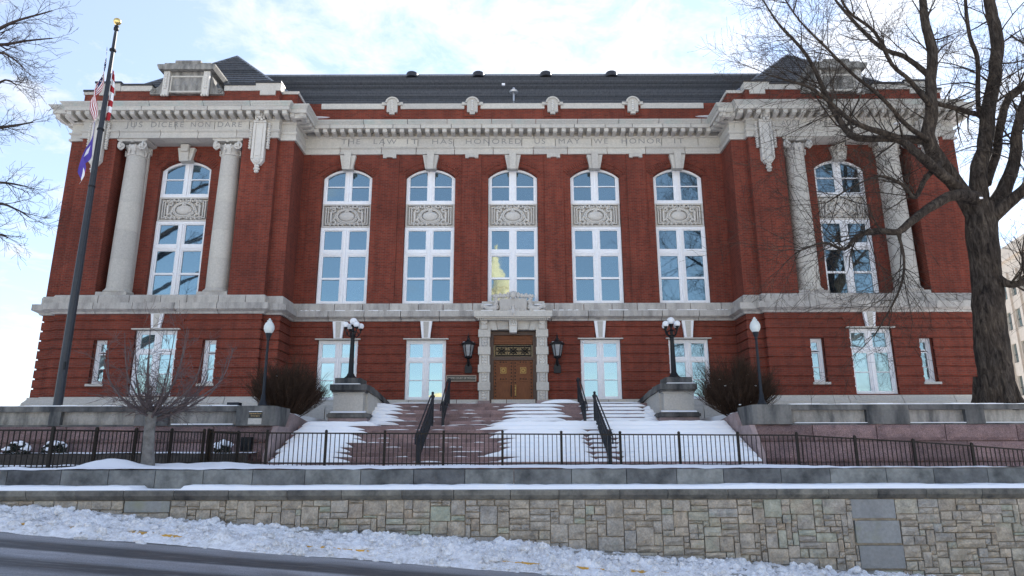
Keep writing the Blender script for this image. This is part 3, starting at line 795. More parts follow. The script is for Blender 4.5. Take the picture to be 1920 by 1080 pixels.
# hanging carved drops with a mask, on the corner piers
def pendant():
    mb = M(); mb.prism([(-.30, 15.50), (-.14, 15.28), (.14, 15.28), (.30, 15.50), (.30, 17.42), (-.30, 17.42)], -.16, .1)
    for a, b_ in ((-.30, -.19), (.19, .30)): mb.box(a, b_, -.21, -.159, 15.55, 17.40)
    mb.box(-.15, .15, -.185, -.159, 15.72, 17.28)
    for s in (-1, 1):
        for k in range(11): mb.ell((s * .42, -.08, 17.40 - k * .125), (.095, .10, .068), 7, 4)
    mb.ell((0, -.2, 15.45), (.15, .08, .15), 9, 6); mb.ell((0, -.27, 15.45), (.07, .05, .07), 8, 5)
    mb.ell((0, -.12, 15.20), (.13, .12, .09), 8, 5); mb.ell((0, -.12, 15.06), (.16, .13, .08), 8, 5); mb.ell((0, -.12, 14.93), (.12, .10, .08), 8, 5)
    mb.box(-.30, .30, -.24, .1, 17.42, 17.52)
    mb.ell((0, -.30, 17.76), (.155, .15, .21), 12, 8); mb.ell((0, -.24, 17.86), (.22, .16, .16), 10, 6)      # face and hair
    mb.ell((0, -.45, 17.73), (.03, .03, .06), 6, 4)
    for s in (-1, 1):
        mb.ell((s * .06, -.425, 17.80), (.03, .02, .018), 6, 4); mb.ell((s * .19, -.26, 17.70), (.06, .09, .16), 7, 5); mb.ell((s * .10, -.3, 17.52), (.08, .08, .07), 6, 4)
    mb.ell((0, -.42, 17.66), (.05, .03, .018), 6, 4)
    return mb.mesh('carved_drop', 'lime_d', 50)
pdm = pendant()
for s in (-1, 1):
    for k in (-1, 1): place('carved_drop', pdm, court, (s * PXC + k * 3.86, Y0 - .04, 0))

# ---------------------------------------------------------------- parapets, attic blocks, roofs
M().box(-XR - .2, XR + .2, YC + .05, YC + .45, 18.2, 19.28).build('parapet_wall', 'brick', court)
orn = [-6.20, -2.07, 2.07, 6.20]
xs = [-XR + .7] + orn + [XR - .7]
for a, b in zip(xs[:-1], xs[1:]):
    a2 = a + (.42 if a in orn else 0); b2 = b - (.42 if b in orn else 0)
    M().box(a2, b2, YC - .02, YC + .5, 19.28, 19.58).build('parapet_coping', 'lime', court)
for s in (-1, 1): M().box(min(s * (XR + .2), s * (XR - .7)), max(s * (XR + .2), s * (XR - .7)), YC + .05, YC + .45, 19.28, 19.60).build('parapet_wall', 'brick', court)
for x in orn:
    M().box(x - .42, x + .42, YC + .0, YC + .5, 18.85, 19.46).build('parapet_pier', 'brick', court)
    o = M(); a = arch_pts(x, .54, 19.56, 19.80, 10)
    o.prism([(x - .27, 19.04), (x + .27, 19.04), (x + .27, 19.56)] + a[::-1][1:-1] + [(x - .27, 19.56)], YC - .14, YC + .3)
    o.prism([(x - .13, 18.92), (x + .13, 18.92), (x + .13, 19.04), (x - .13, 19.04)], YC - .14, YC + .3)
    o.box(x - .54, x - .271, YC - .10, YC + .55, 19.46, 19.62); o.box(x + .271, x + .54, YC - .10, YC + .55, 19.46, 19.62)
    ao = arch_pts(x, .72, 19.56, 19.88, 12); ai = arch_pts(x, .54, 19.56, 19.80, 12)
    for k in range(12): o.prism([ai[k], ai[k + 1], ao[k + 1], ao[k]], YC - .20, YC + .3)
    oo = o.build('parapet_ornament', 'lime', court)
    c = M(); 
    for q in range(5): c.ell((x, YC - .15, 19.14 + q * .12), (.09 - .008 * abs(q - 2), .06, .075), 7, 5)
    c.build('carved_tablet', 'lime_d', oo, 50)
for s in (-1, 1):
    xc = s * PXC; xi = xc - s * PH2; xo = xc + s * PH2
    p = M(); p.box(xc - PH + .15, xc + PH - .15, Y0 + .2, Y0 + .6, 18.2, 19.34)
    for sx in (-1, 1):
        a, b = sorted((xc + sx * (PH - .15), xc + sx * (PH2 - .1))); p.box(a, b, Y1 + .25, 50 if sx == s else 33.2, 18.2, 19.35)
    p.build('parapet_wall', 'brick', court)
    for (a, b, z0, z1, y) in ((-PH + .10, -PH + 1.35, 19.08, 19.74, Y0 + .12), (-PH + 1.36, -1.78, 19.34, 19.62, Y0 + .14), (1.78, PH - 1.36, 19.34, 19.62, Y0 + .14), (PH - 1.35, PH - .10, 19.08, 19.74, Y0 + .12)):
        c = M(); c.box(xc + a, xc + b, y, Y0 + .65, 19.34, z1)
        if z0 < 19.1: m_ = (a + b) / 2; c.box(xc + m_ - .38, xc + m_ + .38, y - .004, Y0 + .5, 19.10, 19.342)
        co = c.build('parapet_coping', 'lime', court)
        c = M(); c.box(xc + a - .02, xc + b + .02, y - .05, Y0 + .7, z1, z1 + .09); c.build('coping_flashing', 'darkcap', co)
    for sx in (-1, 1):
        a, b = sorted((xc + sx * (PH - .12), xc + sx * (PH2 - .05)))
        co = M().box(a, b, Y1 + .2, 50 if sx == s else 33.3, 19.35, 19.50).build('parapet_coping', 'lime', court)
        if sx == s: M().box(a - .02, b + .02, Y1 + .16, 50, 19.50, 19.60).build('coping_flashing', 'darkcap', co)
    # attic tablet
    at = M().box(xc - 1.10, xc + 1.10, Y0 - .02, Y0 + 1.5, 19.100, 20.340).build('attic_block', 'lime_s', court)
    t = M(); t.prism([(xc - 1.33, 20.260), (xc + 1.33, 20.260), (xc + 1.42, 20.460), (xc + 1.42, 20.540), (xc - 1.42, 20.540), (xc - 1.42, 20.460)], Y0 - .30, Y0 + 1.7)
    t.box(xc - 1.15, xc + 1.15, Y0 - .15, Y0 + 1.6, 20.540, 20.690); t.box(xc - .62, xc + .62, Y0 - .17, Y0 + 1.6, 20.691, 20.820); t.build('attic_cap', 'lime_s', at)
    t = M(); t.box(xc - 1.09, xc + 1.09, Y0 - .06, Y0 - .021, 19.140, 19.220); t.box(xc - 1.09, xc + 1.09, Y0 - .06, Y0 - .021, 19.960, 20.040); t.box(xc - .80, xc - .74, Y0 - .06, Y0 - .021, 19.220, 19.960); t.box(xc + .74, xc + .80, Y0 - .06, Y0 - .021, 19.220, 19.960); t.build('tablet_frame', 'lime', at)
    for sx in (-1, 1):
        t = M(); x = xc + sx * .98
        t.box(x - .15, x + .15, Y0 - .14, Y0 - .0205, 18.950, 20.240)
        for k in range(7): t.ell((x, Y0 - .16, 20.100 - k * .125), (.085, .06, .07), 7, 4)
        for k in range(3): t.ell((x - .13 + .13 * k, Y0 - .14, 18.950), (.07, .08, .07), 6, 4)
        t.build('console', 'lime_d', at, 50)
        w = M(); pts = [(1.13, 19.100), (1.80, 19.100), (1.80, 19.260), (1.70, 19.390), (1.55, 19.420), (1.42, 19.500), (1.30, 19.690), (1.25, 19.890), (1.13, 20.140)]
        w.prism([(xc + sx * a, b_) for a, b_ in pts], Y0 + .05, Y0 + .9)
        w.tube([(xc + sx * (1.62 + .13 * math.cos(t_) * (1 - t_ * .08)), Y0 + .03, 19.260 + .13 * math.sin(t_) * (1 - t_ * .08)) for t_ in [k * .5 for k in range(16)]], .035, 5)
        w.build('side_scroll', 'lime_s', at)
place('inscription', text_mesh('inscription', 'LAW', .40, .004, 'letter', 1.15, 1.5), court, (-PXC, Y0 - .026, 19.44))
# roof: courses of tiles step over one another
def tiled(mb, a0, a1, b0, b1, step=.38, lift=.10):
    """quad roof plane from eave line a0-a1 to top line b0-b1, as lapped courses"""
    a0, a1, b0, b1 = map(Vector, (a0, a1, b0, b1)); n = max(2, int(((b0 - a0).length + (b1 - a1).length) / 2 / step)); nm = (a1 - a0).cross(b0 - a0)
    if nm.length < 1e-6: nm = (a1 - a0).cross(b1 - a0)
    nm.normalize()
    if nm.z < 0: nm = -nm
    for k in range(n):
        t0, t1 = k / n, (k + 1) / n; p = [a0.lerp(b0, t0), a1.lerp(b1, t0), a1.lerp(b1, t1), a0.lerp(b0, t1)]
        dn = ((a0 - b0) + (a1 - b1)).normalized() * .05; vs = [p[0], p[1], p[1] + nm * lift + dn, p[0] + nm * lift + dn, p[3], p[2]]
        mb.add(vs, [(0, 1, 2, 3), (3, 2, 5, 4)])
rf = M(); ZE, YE, ZR, YR = 19.50, YC + .52, 24.62, 37.7
tiled(rf, (-12.5, YE, ZE), (12.5, YE, ZE), (-16, YR, ZR), (16, YR, ZR))
rf.add([(-16, YR, ZR), (16, YR, ZR), (16, 47, 19), (-16, 47, 19)], [(0, 1, 2, 3)])
for s in (-1, 1):
    ax, ay, az = s * (PXC + .15), 35.6, 24.62; e = 4.9; yf = 31.35; ze = 19.55
    L_, R_ = (s * PXC - e, yf, ze), (s * PXC + e, yf, ze); ap = (ax, ay, az); bk = (ax, 46, az)
    tiled(rf, L_, R_, ap, ap)
    tiled(rf, (s * PXC - e, 46, ze), L_, bk, ap); tiled(rf, R_, (s * PXC + e, 46, ze), ap, bk)
roof = rf.build('roof', 'roof', court)
hp = M()
for s in (-1, 1):
    ap = (s * (PXC + .15), 35.6, 24.66)
    for q in (-1, 1): hp.tube([ap, (s * PXC + q * 4.9, 31.35, 19.6)], .07, 6)
hp.tube([(-16, YR, ZR + .03), (16, YR, ZR + .03)], .09, 6); hp.build('ridge_tiles', 'roof', roof)
for x in (-6.13, -2.07, 2.05, 6.06):
    M().lathe([(.36, -.25), (.36, .0), (.33, .05), (.24, .10), (.10, .13), (.02, .135)], (x, YR - .25, ZR - .03), 14).build('roof_vent', 'darkcap', roof, True)
v = M(); v.lathe([(.05, -.2), (.05, .78), (.04, .8)], (.07, 33.5, 20.45), 10); v.lathe([(.09, .56), (.22, .60), (.25, .68), (.14, .74), (.09, .78), (.06, .90), (.02, .92)], (.07, 33.5, 20.45), 12)
v.build('roof_ventilator', 'vent', roof, True)
M().box(-.60, -.42, 34.9, 35.0, 22.35, 22.47).build('roof_clip', 'white', roof)
# inscriptions cut in the frieze
for word, x, w, y in [('THE', -8.24, 0.95, YC), ('LAW', -6.51, 1.17, YC), ('IT', -5.12, 0.57, YC), ('HAS', -3.59, 1.03, YC), ('HONORED', -0.98, 2.82, YC), ('US', 1.38, 0.54, YC), ('MAY', 2.87, 1.08, YC), ('WE', 4.49, 0.73, YC), ('HONOR', 6.54, 2.01, YC), ('IT', 8.46, 0.49, YC), ('JUS', -18.23, 0.8, Y0), ('DICERE', -16.66, 1.57, Y0), ('NON', -15.05, 0.93, Y0), ('DARE', -13.65, 1.16, Y0), ('AUDI', 13.4, 0.85, Y0), ('ALTERAM', 15.16, 1.8, Y0), ('PARTEM', 17.34, 1.67, Y0)]:
    me = text_mesh('inscription', word, .40, .003, 'letter', 1.0, 1.25); xs_ = [v_.co.x for v_ in me.vertices]
    me.transform(Matrix.Scale(w / (max(xs_) - min(xs_)), 4, (1, 0, 0))); place('inscription', me, court, (x, y - .044, 17.21))

# ---------------------------------------------------------------- entrance
def dv(v): return 4.16 + (758 - v) * .02522
YD = 31.62
sur = M().box(-1.60, -1.10, YD + .14, 32.3, 4.15, 7.64)
sur.box(1.10, 1.60, YD + .14, 32.3, 4.15, 7.64); sur.box(-1.60, 1.60, YD + .14, 32.3, 7.64, 8.12)
sur = sur.build('door_surround', 'lime', court)
for s in (-1, 1):
    for a, b in ((4.10, 4.33), (4.80, 5.16), (5.63, 5.98), (6.46, 6.82), (7.29, 7.64)):
        x0, x1 = sorted((s * 1.07, s * 1.64)); M().box(x0, x1, YD, YD + .5, a, b).build('surround_block', 'granite_s' if a < 4.2 else 'lime', sur)
    for a, b in ((4.33, 4.80), (5.16, 5.63), (5.98, 6.46), (6.82, 7.29)):
        c = M(); x = s * 1.35; c.box(x - .13, x + .13, YD + .09, YD + .15, a, b)
        for q in range(3):
            z = a + .09 + q * .145
            for e in (-.065, .065): c.ell((x + e, YD + .08, z), (.055, .05, .06), 7, 4)
        for e in (-.2, .17): c.box(x + e - (.02), x + e + .05, YD + .10, YD + .145, a, b)
        c.build('carved_block', 'lime_d', sur, 50)
    c = M(); x = s * 1.36; c.box(x - .13, x + .13, YD - .02, YD + .15, 7.66, 8.10); c.lathe([(.0, -.14), (.09, -.14), (.09, .14), (0, .14)], (x, YD - .02, 8.0), 10)
    c.box(x - .14, x + .14, YD - .12, YD + .1, 7.92, 8.10); c.box(x - .07, x + .07, YD - .05, YD - .019, 7.70, 7.86); c.build('console', 'lime_d', sur)
    for q, (a, b, lean) in enumerate(((.22, .72, .10), (.74, 1.00, .16), (1.02, 1.20, .14))):
        c = M(); l0 = 0 if q == 0 else .10
        c.prism([(s * a, 7.64 - .03 * (q == 1)), (s * b, 7.64 - .03 * (q == 1)), (s * (b + lean), 8.11), (s * (a + l0), 8.11)], YD + .02 - .05 * (q == 1), YD + .139); c.build('voussoir', 'lime', sur)
k = M(); k.prism([(-.17, 7.46), (.17, 7.46), (.21, 8.15), (-.21, 8.15)], YD - .2, YD + .3)
for e in (-.11, 0, .11): k.ell((e, YD - .2, 8.0), (.05, .1, .14), 7, 5)
k.box(-.19, .19, YD - .26, YD - .19, 7.80, 7.86); k.build('keystone', 'lime_d', sur)
h = M(); h.box(-1.82, 1.82, 31.12, 32.1, 8.16, 8.44); h.box(-1.74, 1.74, 31.22, 32.1, 8.10, 8.16); h.build('door_hood', 'lime', sur)
h = M()
for q in range(34): x = -1.62 + q * .098; h.box(x - .028, x + .028, 31.28, 31.4, 8.02, 8.10)
h.build('dentils', 'lime', sur)
M().box(-1.48, 1.48, 31.5, 31.95, 8.44, 8.96).build('hood_block', 'lime', sur)
c = M(); yy = 31.36
c.prism([(-.62, 8.50), (.62, 8.50), (.66, 9.08), (-.66, 9.08)], yy, yy + .25)
for q in range(9): x = -.52 + q * .13; c.box(x - .035, x + .035, yy - .04, yy + .01, 8.56, 9.0)
rr = random.Random(3)
for s in (-1, 1):
    for q in range(9): t = q / 8; c.ell((s * (.12 + t * .78), yy - .02, 9.24 - .05 * abs(math.sin(q * 1.9)) - .04 * t), (.10, .11, .09 + .03 * (q % 2)), 8, 5)
    for q in range(7): c.ell((s * .80 + s * .03 * math.sin(q * 2), yy + .0, 9.12 - q * .085), (.12, .11, .07), 8, 5)
    for q in range(8): t = q / 7; c.ell((s * (.12 + t * .72), yy - .06, 8.44 - .10 * math.sin(t * 3.1) + .05 * (q % 2)), (.085, .09, .10), 8, 5)
    c.tube([(s * (.78 + .1 * q), yy - .02, 8.66 - .10 * math.sin(q * .62)) for q in range(8)], [.13, .15, .15, .13, .11, .10, .09, .11], 8)
    c.ell((s * 1.44, yy - .02, 8.72), (.10, .10, .14), 8, 5)
for q in range(5): c.ell(((q - 2) * .12, yy - .05, 9.34 - .03 * abs(q - 2)), (.08, .10, .09), 8, 5)
c.ell((0, yy - .12, 9.20), (.15, .13, .16), 10, 6); c.ell((0, yy - .18, 8.36), (.15, .12, .20), 10, 6); c.ell((0, yy - .26, 8.34), (.08, .06, .10), 8, 5); c.ell((0, yy - .06, 8.60), (.09, .08, .10), 8, 5)
c.build('cartouche', 'lime_d', sur, 50)
fr = M(); Yd = 32.05
for s in (-1, 1):
    a, b = sorted((s * .93, s * 1.10)); fr.box(a, b, Yd - .10, Yd + .3, 4.12, 7.60)
    a, b = sorted((s * 1.02, s * 1.099)); fr.box(a, b, Yd - .18, Yd - .101, 4.12, 7.60)
fr.box(-.93, .93, Yd - .10, Yd + .3, 7.42, 7.60); fr.box(-.93, .93, Yd - .06, Yd + .3, 6.24, 6.40)
door = fr.build('entrance_door', 'woodd', court)
M().box(-.93, .93, Yd + .02, Yd + .3, 7.0, 7.42).box(-.90, .90, Yd - .02, Yd + .02, 7.10, 7.16).box(-.90, .90, Yd - .02, Yd + .02, 7.26, 7.34).build('head_panel', 'wood', door)
M().box(-.93, .93, Yd + .14, Yd + .2, 6.40, 7.0).build('transom_glass', 'darkglass', door)
gr = M()
for a, b, c_, d in ((-.86, .86, 6.46, 6.50), (-.86, .86, 6.90, 6.94), (-.86, -.82, 6.5, 6.9), (.82, .86, 6.5, 6.9), (-.285, -.265, 6.5, 6.9), (.265, .285, 6.5, 6.9)): gr.box(a, b, Yd + .02, Yd + .07, c_, d)
for xc in (-.55, 0, .55):
    for q in range(8):
        a = q * math.pi / 4; gr.tube([(xc + .03 * math.cos(a), Yd + .045, 6.70 + .03 * math.sin(a)), (xc + .25 * math.cos(a), Yd + .045, 6.70 + .19 * math.sin(a))], [.012, .022], 5)
    gr.tube([(xc + .15 * math.cos(t), Yd + .045, 6.70 + .12 * math.sin(t)) for t in [k * math.pi / 8 for k in range(17)]], .012, 5)
    gr.ell((xc, Yd + .04, 6.70), .05, 8, 5)
gr.build('transom_grille', 'bronze', door)
for s in (-1, 1):
    lf = M(); x0, x1 = sorted((s * .006, s * .925)); w = x1 - x0
    lf.box(x0, x1, Yd + .02, Yd + .10, 4.17, 6.23)
    for a, b in ((x0, x0 + .17), (x1 - .17, x1)): lf.box(a + .003, b - .003, Yd - .01, Yd + .02, 4.175, 6.225)
    for z0, z1 in ((4.175, 4.32), (5.26, 5.46), (6.06, 6.225)): lf.box(x0 + .17, x1 - .17, Yd - .008, Yd + .02, z0, z1)
    xm = (x0 + x1) / 2
    lf.box(xm - .19, xm + .19, Yd - .002, Yd + .02, 4.42, 5.16); lf.box(xm - .20, xm + .20, Yd - .002, Yd + .02, 5.56, 5.97)
    leaf = lf.build('door_leaf', 'wood', door)
    st = M()
    for z in [4.25 + q * .155 for q in range(13)]:
        for x in (x0 + .085, x1 - .085): st.ell((x, Yd - .012, z), (.036, .025, .036), 8, 4)
    for z in (4.25, 5.36, 6.15):
        for q in (-1, 0, 1): st.ell((xm + q * .13, Yd - .012, z), (.034, .025, .034), 8, 4)
    st.build('door_studs', 'stud', leaf)
    p = M()
    for q in (-1, 1): p.box(xm - .14, xm + .14, Yd - .012, Yd - .0022, 5.76 + q * .13 - .01, 5.76 + q * .13 + .01); p.box(xm + q * .13 - .01, xm + q * .13 + .01, Yd - .0125, Yd - .0022, 5.641, 5.879)
    for e in (.05, .09): p.tube([(xm + e * math.cos(t), Yd - .016, 5.76 + e * math.sin(t)) for t in [k * math.pi / 8 for k in range(17)]], .016, 5)
    for q in (-1, 1):
        for e in (-1, 1): p.ell((xm + q * .11, Yd - .014, 5.76 + e * .11), .022, 6, 4)
    p.build('brass_rosette', 'brass', leaf)
    hd = M(); x = s * .10; hd.tube([(x, Yd, 4.62), (x, Yd - .07, 4.66), (x + s * .015, Yd - .08, 4.82), (x, Yd - .07, 4.98), (x, Yd, 5.02)], .018, 6)
    hd.box(x - .03, x + .03, Yd - .018, Yd - .0105, 4.56, 5.08); hd.build('pull_handle', 'brass' if s > 0 else 'stud', leaf)
M().box(-1.15, 1.15, 31.6, 32.4, 4.05, 4.16).build('door_sill', 'granite_s', door)
# security camera by a ground-floor window, and snow lying on ledges
sc = M(); sc.ell((3.30, YC - .12, 7.08), (.05, .07, .05), 8, 5); sc.box(3.28, 3.32, YC - .1, YC + .1, 7.10, 7.14); sc.build('security_camera', 'white', court)
sn = M()
for a, b, y in ((-10.1, -9.2, YC - .33), (-8.9, -6.2, YC - .33), (-6.0, -1.9, YC - .33), (1.9, 3.1, YC - .33), (3.6, 9.2, YC - .33), (9.6, 10.2, YC - .33)):
    k = 12
    for q in range(k):
        x0, x1 = a + (b - a) * q / k, a + (b - a) * (q + 1) / k; t = .025 + .02 * math.sin(q * 1.7 + a)
        sn.box(x0, x1, y + .05, YC - .1, 8.56, 8.57 + t * .8)
for s in (-1, 1): sn.ell((s * 1.17, 31.30, 8.76), (.22, .10, .035), 10, 4); sn.box(min(s * .95, s * 1.5), max(s * .95, s * 1.5), 31.14, 31.45, 8.441, 8.465)
for s in (-1, 1): sn.ell((s * (XR - .55), YC - .9, 18.34), (.9, .12, .03), 10, 4)
tag(sn.build('ledge_snow', 'snow'), 'thin snow lying on the stone ledges of the courthouse', None, None, 'stuff')

# ================================================================ staircase
stair = thing('stone_staircase', 'wide pink granite entrance staircase half covered in snow', 'staircase', (0, 25, 1.5))
SX, UX = 7.95, 6.12
lower = [(22.45 + .40 * i, 1.50 + .159 * (i + 1)) for i in range(9)]       # front edge, top of each tread
ZL = lower[-1][1]                                                          # landing
upper = [(28.60 + .30 * i, ZL + .168 * (i + 1)) for i in range(7)]
ZT = upper[-1][1]
def step_row(y, ytop, z, zb, hw, i):
    n = int(2 * hw / 1.75); cuts = [-hw] + sorted(-hw + 2 * hw * (q + (.5 if i % 2 else .0) + rnd.uniform(-.2, .2)) / n for q in range(1, n)) + [hw]
    for a, b in zip(cuts[:-1], cuts[1:]):
        dz = rnd.uniform(-.004, .004); dyy = rnd.uniform(-.008, .008)
        m_ = M(); m_.prism_x([(y + dyy, zb), (y + dyy, z - .02 + dz), (y + dyy + .02, z + dz), (ytop, z + dz), (ytop, zb)], a + .006, b - .006)
        m_.build('step_block', 'step', stair)
for i, (y, z) in enumerate(lower): step_row(y, 25.9 if i < 8 else 29.0, z, z - .30, SX, i)
for i, (y, z) in enumerate(upper): step_row(y, 30.75 if i < 6 else 31.72, z, z - .30, UX, i)
M().box(-SX + .05, SX - .05, 22.6, 25.9, 1.0, 1.5).build('stair_core', 'step', stair)
for x0, x1 in ((-5.4, -3.6), (-3.55, -2.0)):        # rust-stained blocks at the landing edge
    pass
# cheek blocks with sloping copings, carrying the cluster lamps
for s in (-1, 1):
    ck = thing('lamp_pedestal', 'stone pedestal with sloping coping, %s the entrance stairs' % ('by the bush left of' if s < 0 else 'by the bush right of'), 'pedestal', (s * 6.8, 28.9, ZL), 'stair pedestals')
    def bx(mb, a, b, *r): x0, x1 = sorted((s * a, s * b)); return mb.box(x0, x1, *r)
    bx(M(), 5.98, 7.56, 28.2, 31.6, ZL - .4, 3.36).build('granite_base', 'granite_s', ck)
    t = M(); n_ = 24
    for k, (e, z0, z1) in enumerate(((.0, 3.36, 3.40), (.05, 3.40, 3.52), (.0, 3.52, 3.57))): bx(t, 5.98 - e, 7.55 + e, 28.16 - e, 31.5, z0, z1)
    t.build('torus_moulding', 'concrete', ck)
    d = M(); bx(d, 6.20, 7.43, 28.42, 31.55, 3.57, 4.42); d.build('die', 'lime', ck)
    d = M(); bx(d, 6.16, 7.47, 28.38, 31.55, 3.57, 3.66); bx(d, 6.16, 7.47, 28.38, 29.9, 4.36, 4.45); d.build('die_moulding', 'lime', ck)
    # cap and descending coping towards the wall
    cp = M(); bx(cp, 6.04, 7.56, 28.24, 29.9, 4.50, 4.74); bx(cp, 6.10, 7.50, 28.32, 29.9, 4.42, 4.50); cp.build('cap', 'concrete', ck)
    cp = M(); a0, a1 = s * 6.04, s * 6.36
    vs = []
    for (y, zt, xi, xo) in ((29.0, 4.74, 6.02, 6.50), (30.0, 4.62, 5.86, 6.40), (31.62, 4.26, 5.62, 6.20)):
        for x, z in ((xi, zt - .28), (xo, zt - .28), (xo, zt), (xi + .06, zt)): vs.append((s * x, y, z))
    fs = [(0, 1, 2, 3), (8, 9, 10, 11)] + [(4 * j + k, 4 * j + (k + 1) % 4, 4 * j + 4 + (k + 1) % 4, 4 * j + 4 + k) for j in range(2) for k in range(4)]
    cp.add(vs, fs); cp.build('sloping_coping', 'concrete', ck)
    vs = []
    cp = M()
    for (y, zt, xi, xo) in ((28.9, 4.46, 6.10, 6.50), (30.0, 4.34, 5.94, 6.40), (31.60, 3.98, 5.70, 6.20)):
        for x, z in ((xi, ZL), (xo, ZL), (xo, zt), (xi, zt)): vs.append((s * x, y, z))
    cp.add(vs, fs); cp.build('cheek_wall', 'lime', ck)
    d = M(); bx(d, 6.37, 7.43, 28.48, 29.75, 4.74, 5.03); d.build('lamp_plinth', 'concrete', ck)
    d = M(); bx(d, 6.34, 7.48, 28.26, 28.47, 4.741, 4.775); d.build('snow_patch', 'snow', ck)
    d = M(); 
    pr = [(28.12, 3.571), (28.40, 3.571), (28.40, 3.66), (28.24, 3.64), (28.13, 3.60)]
    d.prism_x(pr, min(s * 6.05, s * 7.46), max(s * 6.05, s * 7.46)); d.build('snow_patch', 'snow', ck)
# cluster lamps
def cluster(loc, label):
    t = thing('cluster_lamp', label, 'street lamp', loc, 'five globe lamps on the stair pedestals')
    def put(n_, mb, m, sm=True, p=t): return place(n_, mb.mesh(n_, m, sm), p, loc)
    put('post', M().lathe([(.30, 0), (.30, .05), (.24, .09), (.17, .16), (.15, .22), (.115, .27), (.10, 1.0), (.085, 1.75), (.11, 1.78), (.11, 1.83), (.07, 1.86), (.065, 2.05), (.10, 2.08), (.05, 2.14), (.05, 2.28)], n=16), 'iron')
    for k in range(4):
        a = k * math.pi / 2 + .62; c, s_ = math.cos(a), math.sin(a)
        ar = M(); ar.tube([(c * r_, s_ * r_, z) for r_, z in ((.05, 1.88), (.16, 1.84), (.27, 1.92), (.34, 2.06), (.345, 2.18))], .028, 6)
        ar.tube([(c * r_, s_ * r_, z) for r_, z in ((.06, 2.10), (.18, 2.06), (.25, 2.0), (.24, 1.92))], .018, 5)
        ar.lathe([(.03, 2.14), (.075, 2.17), (.085, 2.23), (.07, 2.25)], (c * .345, s_ * .345, 0), 10); arm = put('arm', ar, 'iron')
        put('globe', M().ell((c * .345, s_ * .345, 2.33), .135, 16, 10), 'globe', True, arm)
    cu = put('top_cup', M().lathe([(.05, 2.26), (.09, 2.30), (.10, 2.36)], n=12), 'iron')
    put('globe', M().ell((0, 0, 2.50), .17, 16, 10), 'globe', True, cu)
cluster((-6.93, 29.12, 5.03), 'black cluster lamp with white globes on the pedestal left of the stairs')
cluster((6.84, 29.12, 5.03), 'black cluster lamp with white globes on the pedestal right of the stairs')
# wall lanterns
def lantern(x, label):
    loc = (x, 31.66, 5.62); t = thing('wall_lantern', label, 'lantern', loc, 'wall lanterns beside the entrance')
    def put(n_, mb, m, sm=False): return place(n_, mb.mesh(n_, m, sm), t, loc)
    b = M(); b.prism([(-.17, .0), (.17, .0), (.17, .30), (.09, .44), (.06, .60), (-.06, .60), (-.09, .44), (-.17, .30)], .22, .34); b.tube([(0, .25, .35), (0, .08, .50), (0, 0, .60), (0, 0, .72)], [.05, .06, .05, .07], 8)
    put('bracket', b, 'iron', True)
    put('cage_base', M().lathe([(.05, .62), (.16, .68), (.19, .73), (.17, .76)], n=6), 'iron')
    g_ = M(); g_.lathe([(.15, .76), (.265, 1.30)], n=6); put('glass', g_, 'lglass')
    bars = M()
    for k in range(6):
        a = k * math.pi / 3; bars.tube([(.158 * math.cos(a), .158 * math.sin(a), .75), (.272 * math.cos(a), .272 * math.sin(a), 1.31)], .022, 5)
    put('bars', bars, 'iron')
    put('hood', M().lathe([(.33, 1.28), (.35, 1.33), (.30, 1.40), (.16, 1.46), (.09, 1.52), (.06, 1.62), (.035, 1.66), (.05, 1.70), (.02, 1.76), (.008, 1.90)], n=6), 'iron')
    put('snow_patch', M().ell((-.17, -.05, 1.415), (.10, .10, .025), 8, 4), 'snow'); put('snow_patch', M().ell((.18, -.02, 1.41), (.09, .10, .022), 8, 4), 'snow')
lantern(-2.10, 'black hexagonal wall lantern left of the entrance door, above the sign')
lantern(2.06, 'black hexagonal wall lantern right of the entrance door')
sg = thing('wall_sign', 'dark bronze name sign on the brick left of the entrance', 'sign', (-2.43, 31.95, 5.25))
M().box(-3.13, -1.73, 31.94, 32.06, 5.24, 5.53).build('sign_rim', 'signrim', sg)
M().box(-3.10, -1.76, 31.932, 31.95, 5.27, 5.50).build('sign_plate', 'plaque', sg)
place('lettering', text_mesh('lettering', 'SUPREME COURT OF MISSOURI', .125, .002, 'stext', .82, 1.0), sg, (-2.43, 31.929, 5.33))
# acorn lamp posts on the terrace
def lamp_post(x, label):
    loc = (x, 24.15, 3.52); t = thing('lamp_post', label, 'lamp post', loc, 'acorn lamp posts on the terrace ends')
    def put(n_, mb, m): return place(n_, mb.mesh(n_, m, True), t, loc)
    put('post', M().lathe([(.17, 0), (.17, .08), (.13, .12), (.12, .18), (.085, .24), (.08, .40), (.055, .46), (.05, 1.4), (.042, 2.35), (.06, 2.38), (.05, 2.42), (.07, 2.46), (.10, 2.56), (.115, 2.62)], n=14), 'railiron')
    put('globe', M().lathe([(.10, 2.61), (.15, 2.68), (.185, 2.78), (.18, 2.88), (.14, 2.98), (.085, 3.04), (.075, 3.06), (.095, 3.075), (.05, 3.10), (.045, 3.13), (.025, 3.16), (.0, 3.17)], n=18), 'acorn')
lamp_post(-8.78, 'slim black lamp post with acorn globe above the plaque')
lamp_post(8.68, 'slim black lamp post with acorn globe on the large tree side of the stairs')
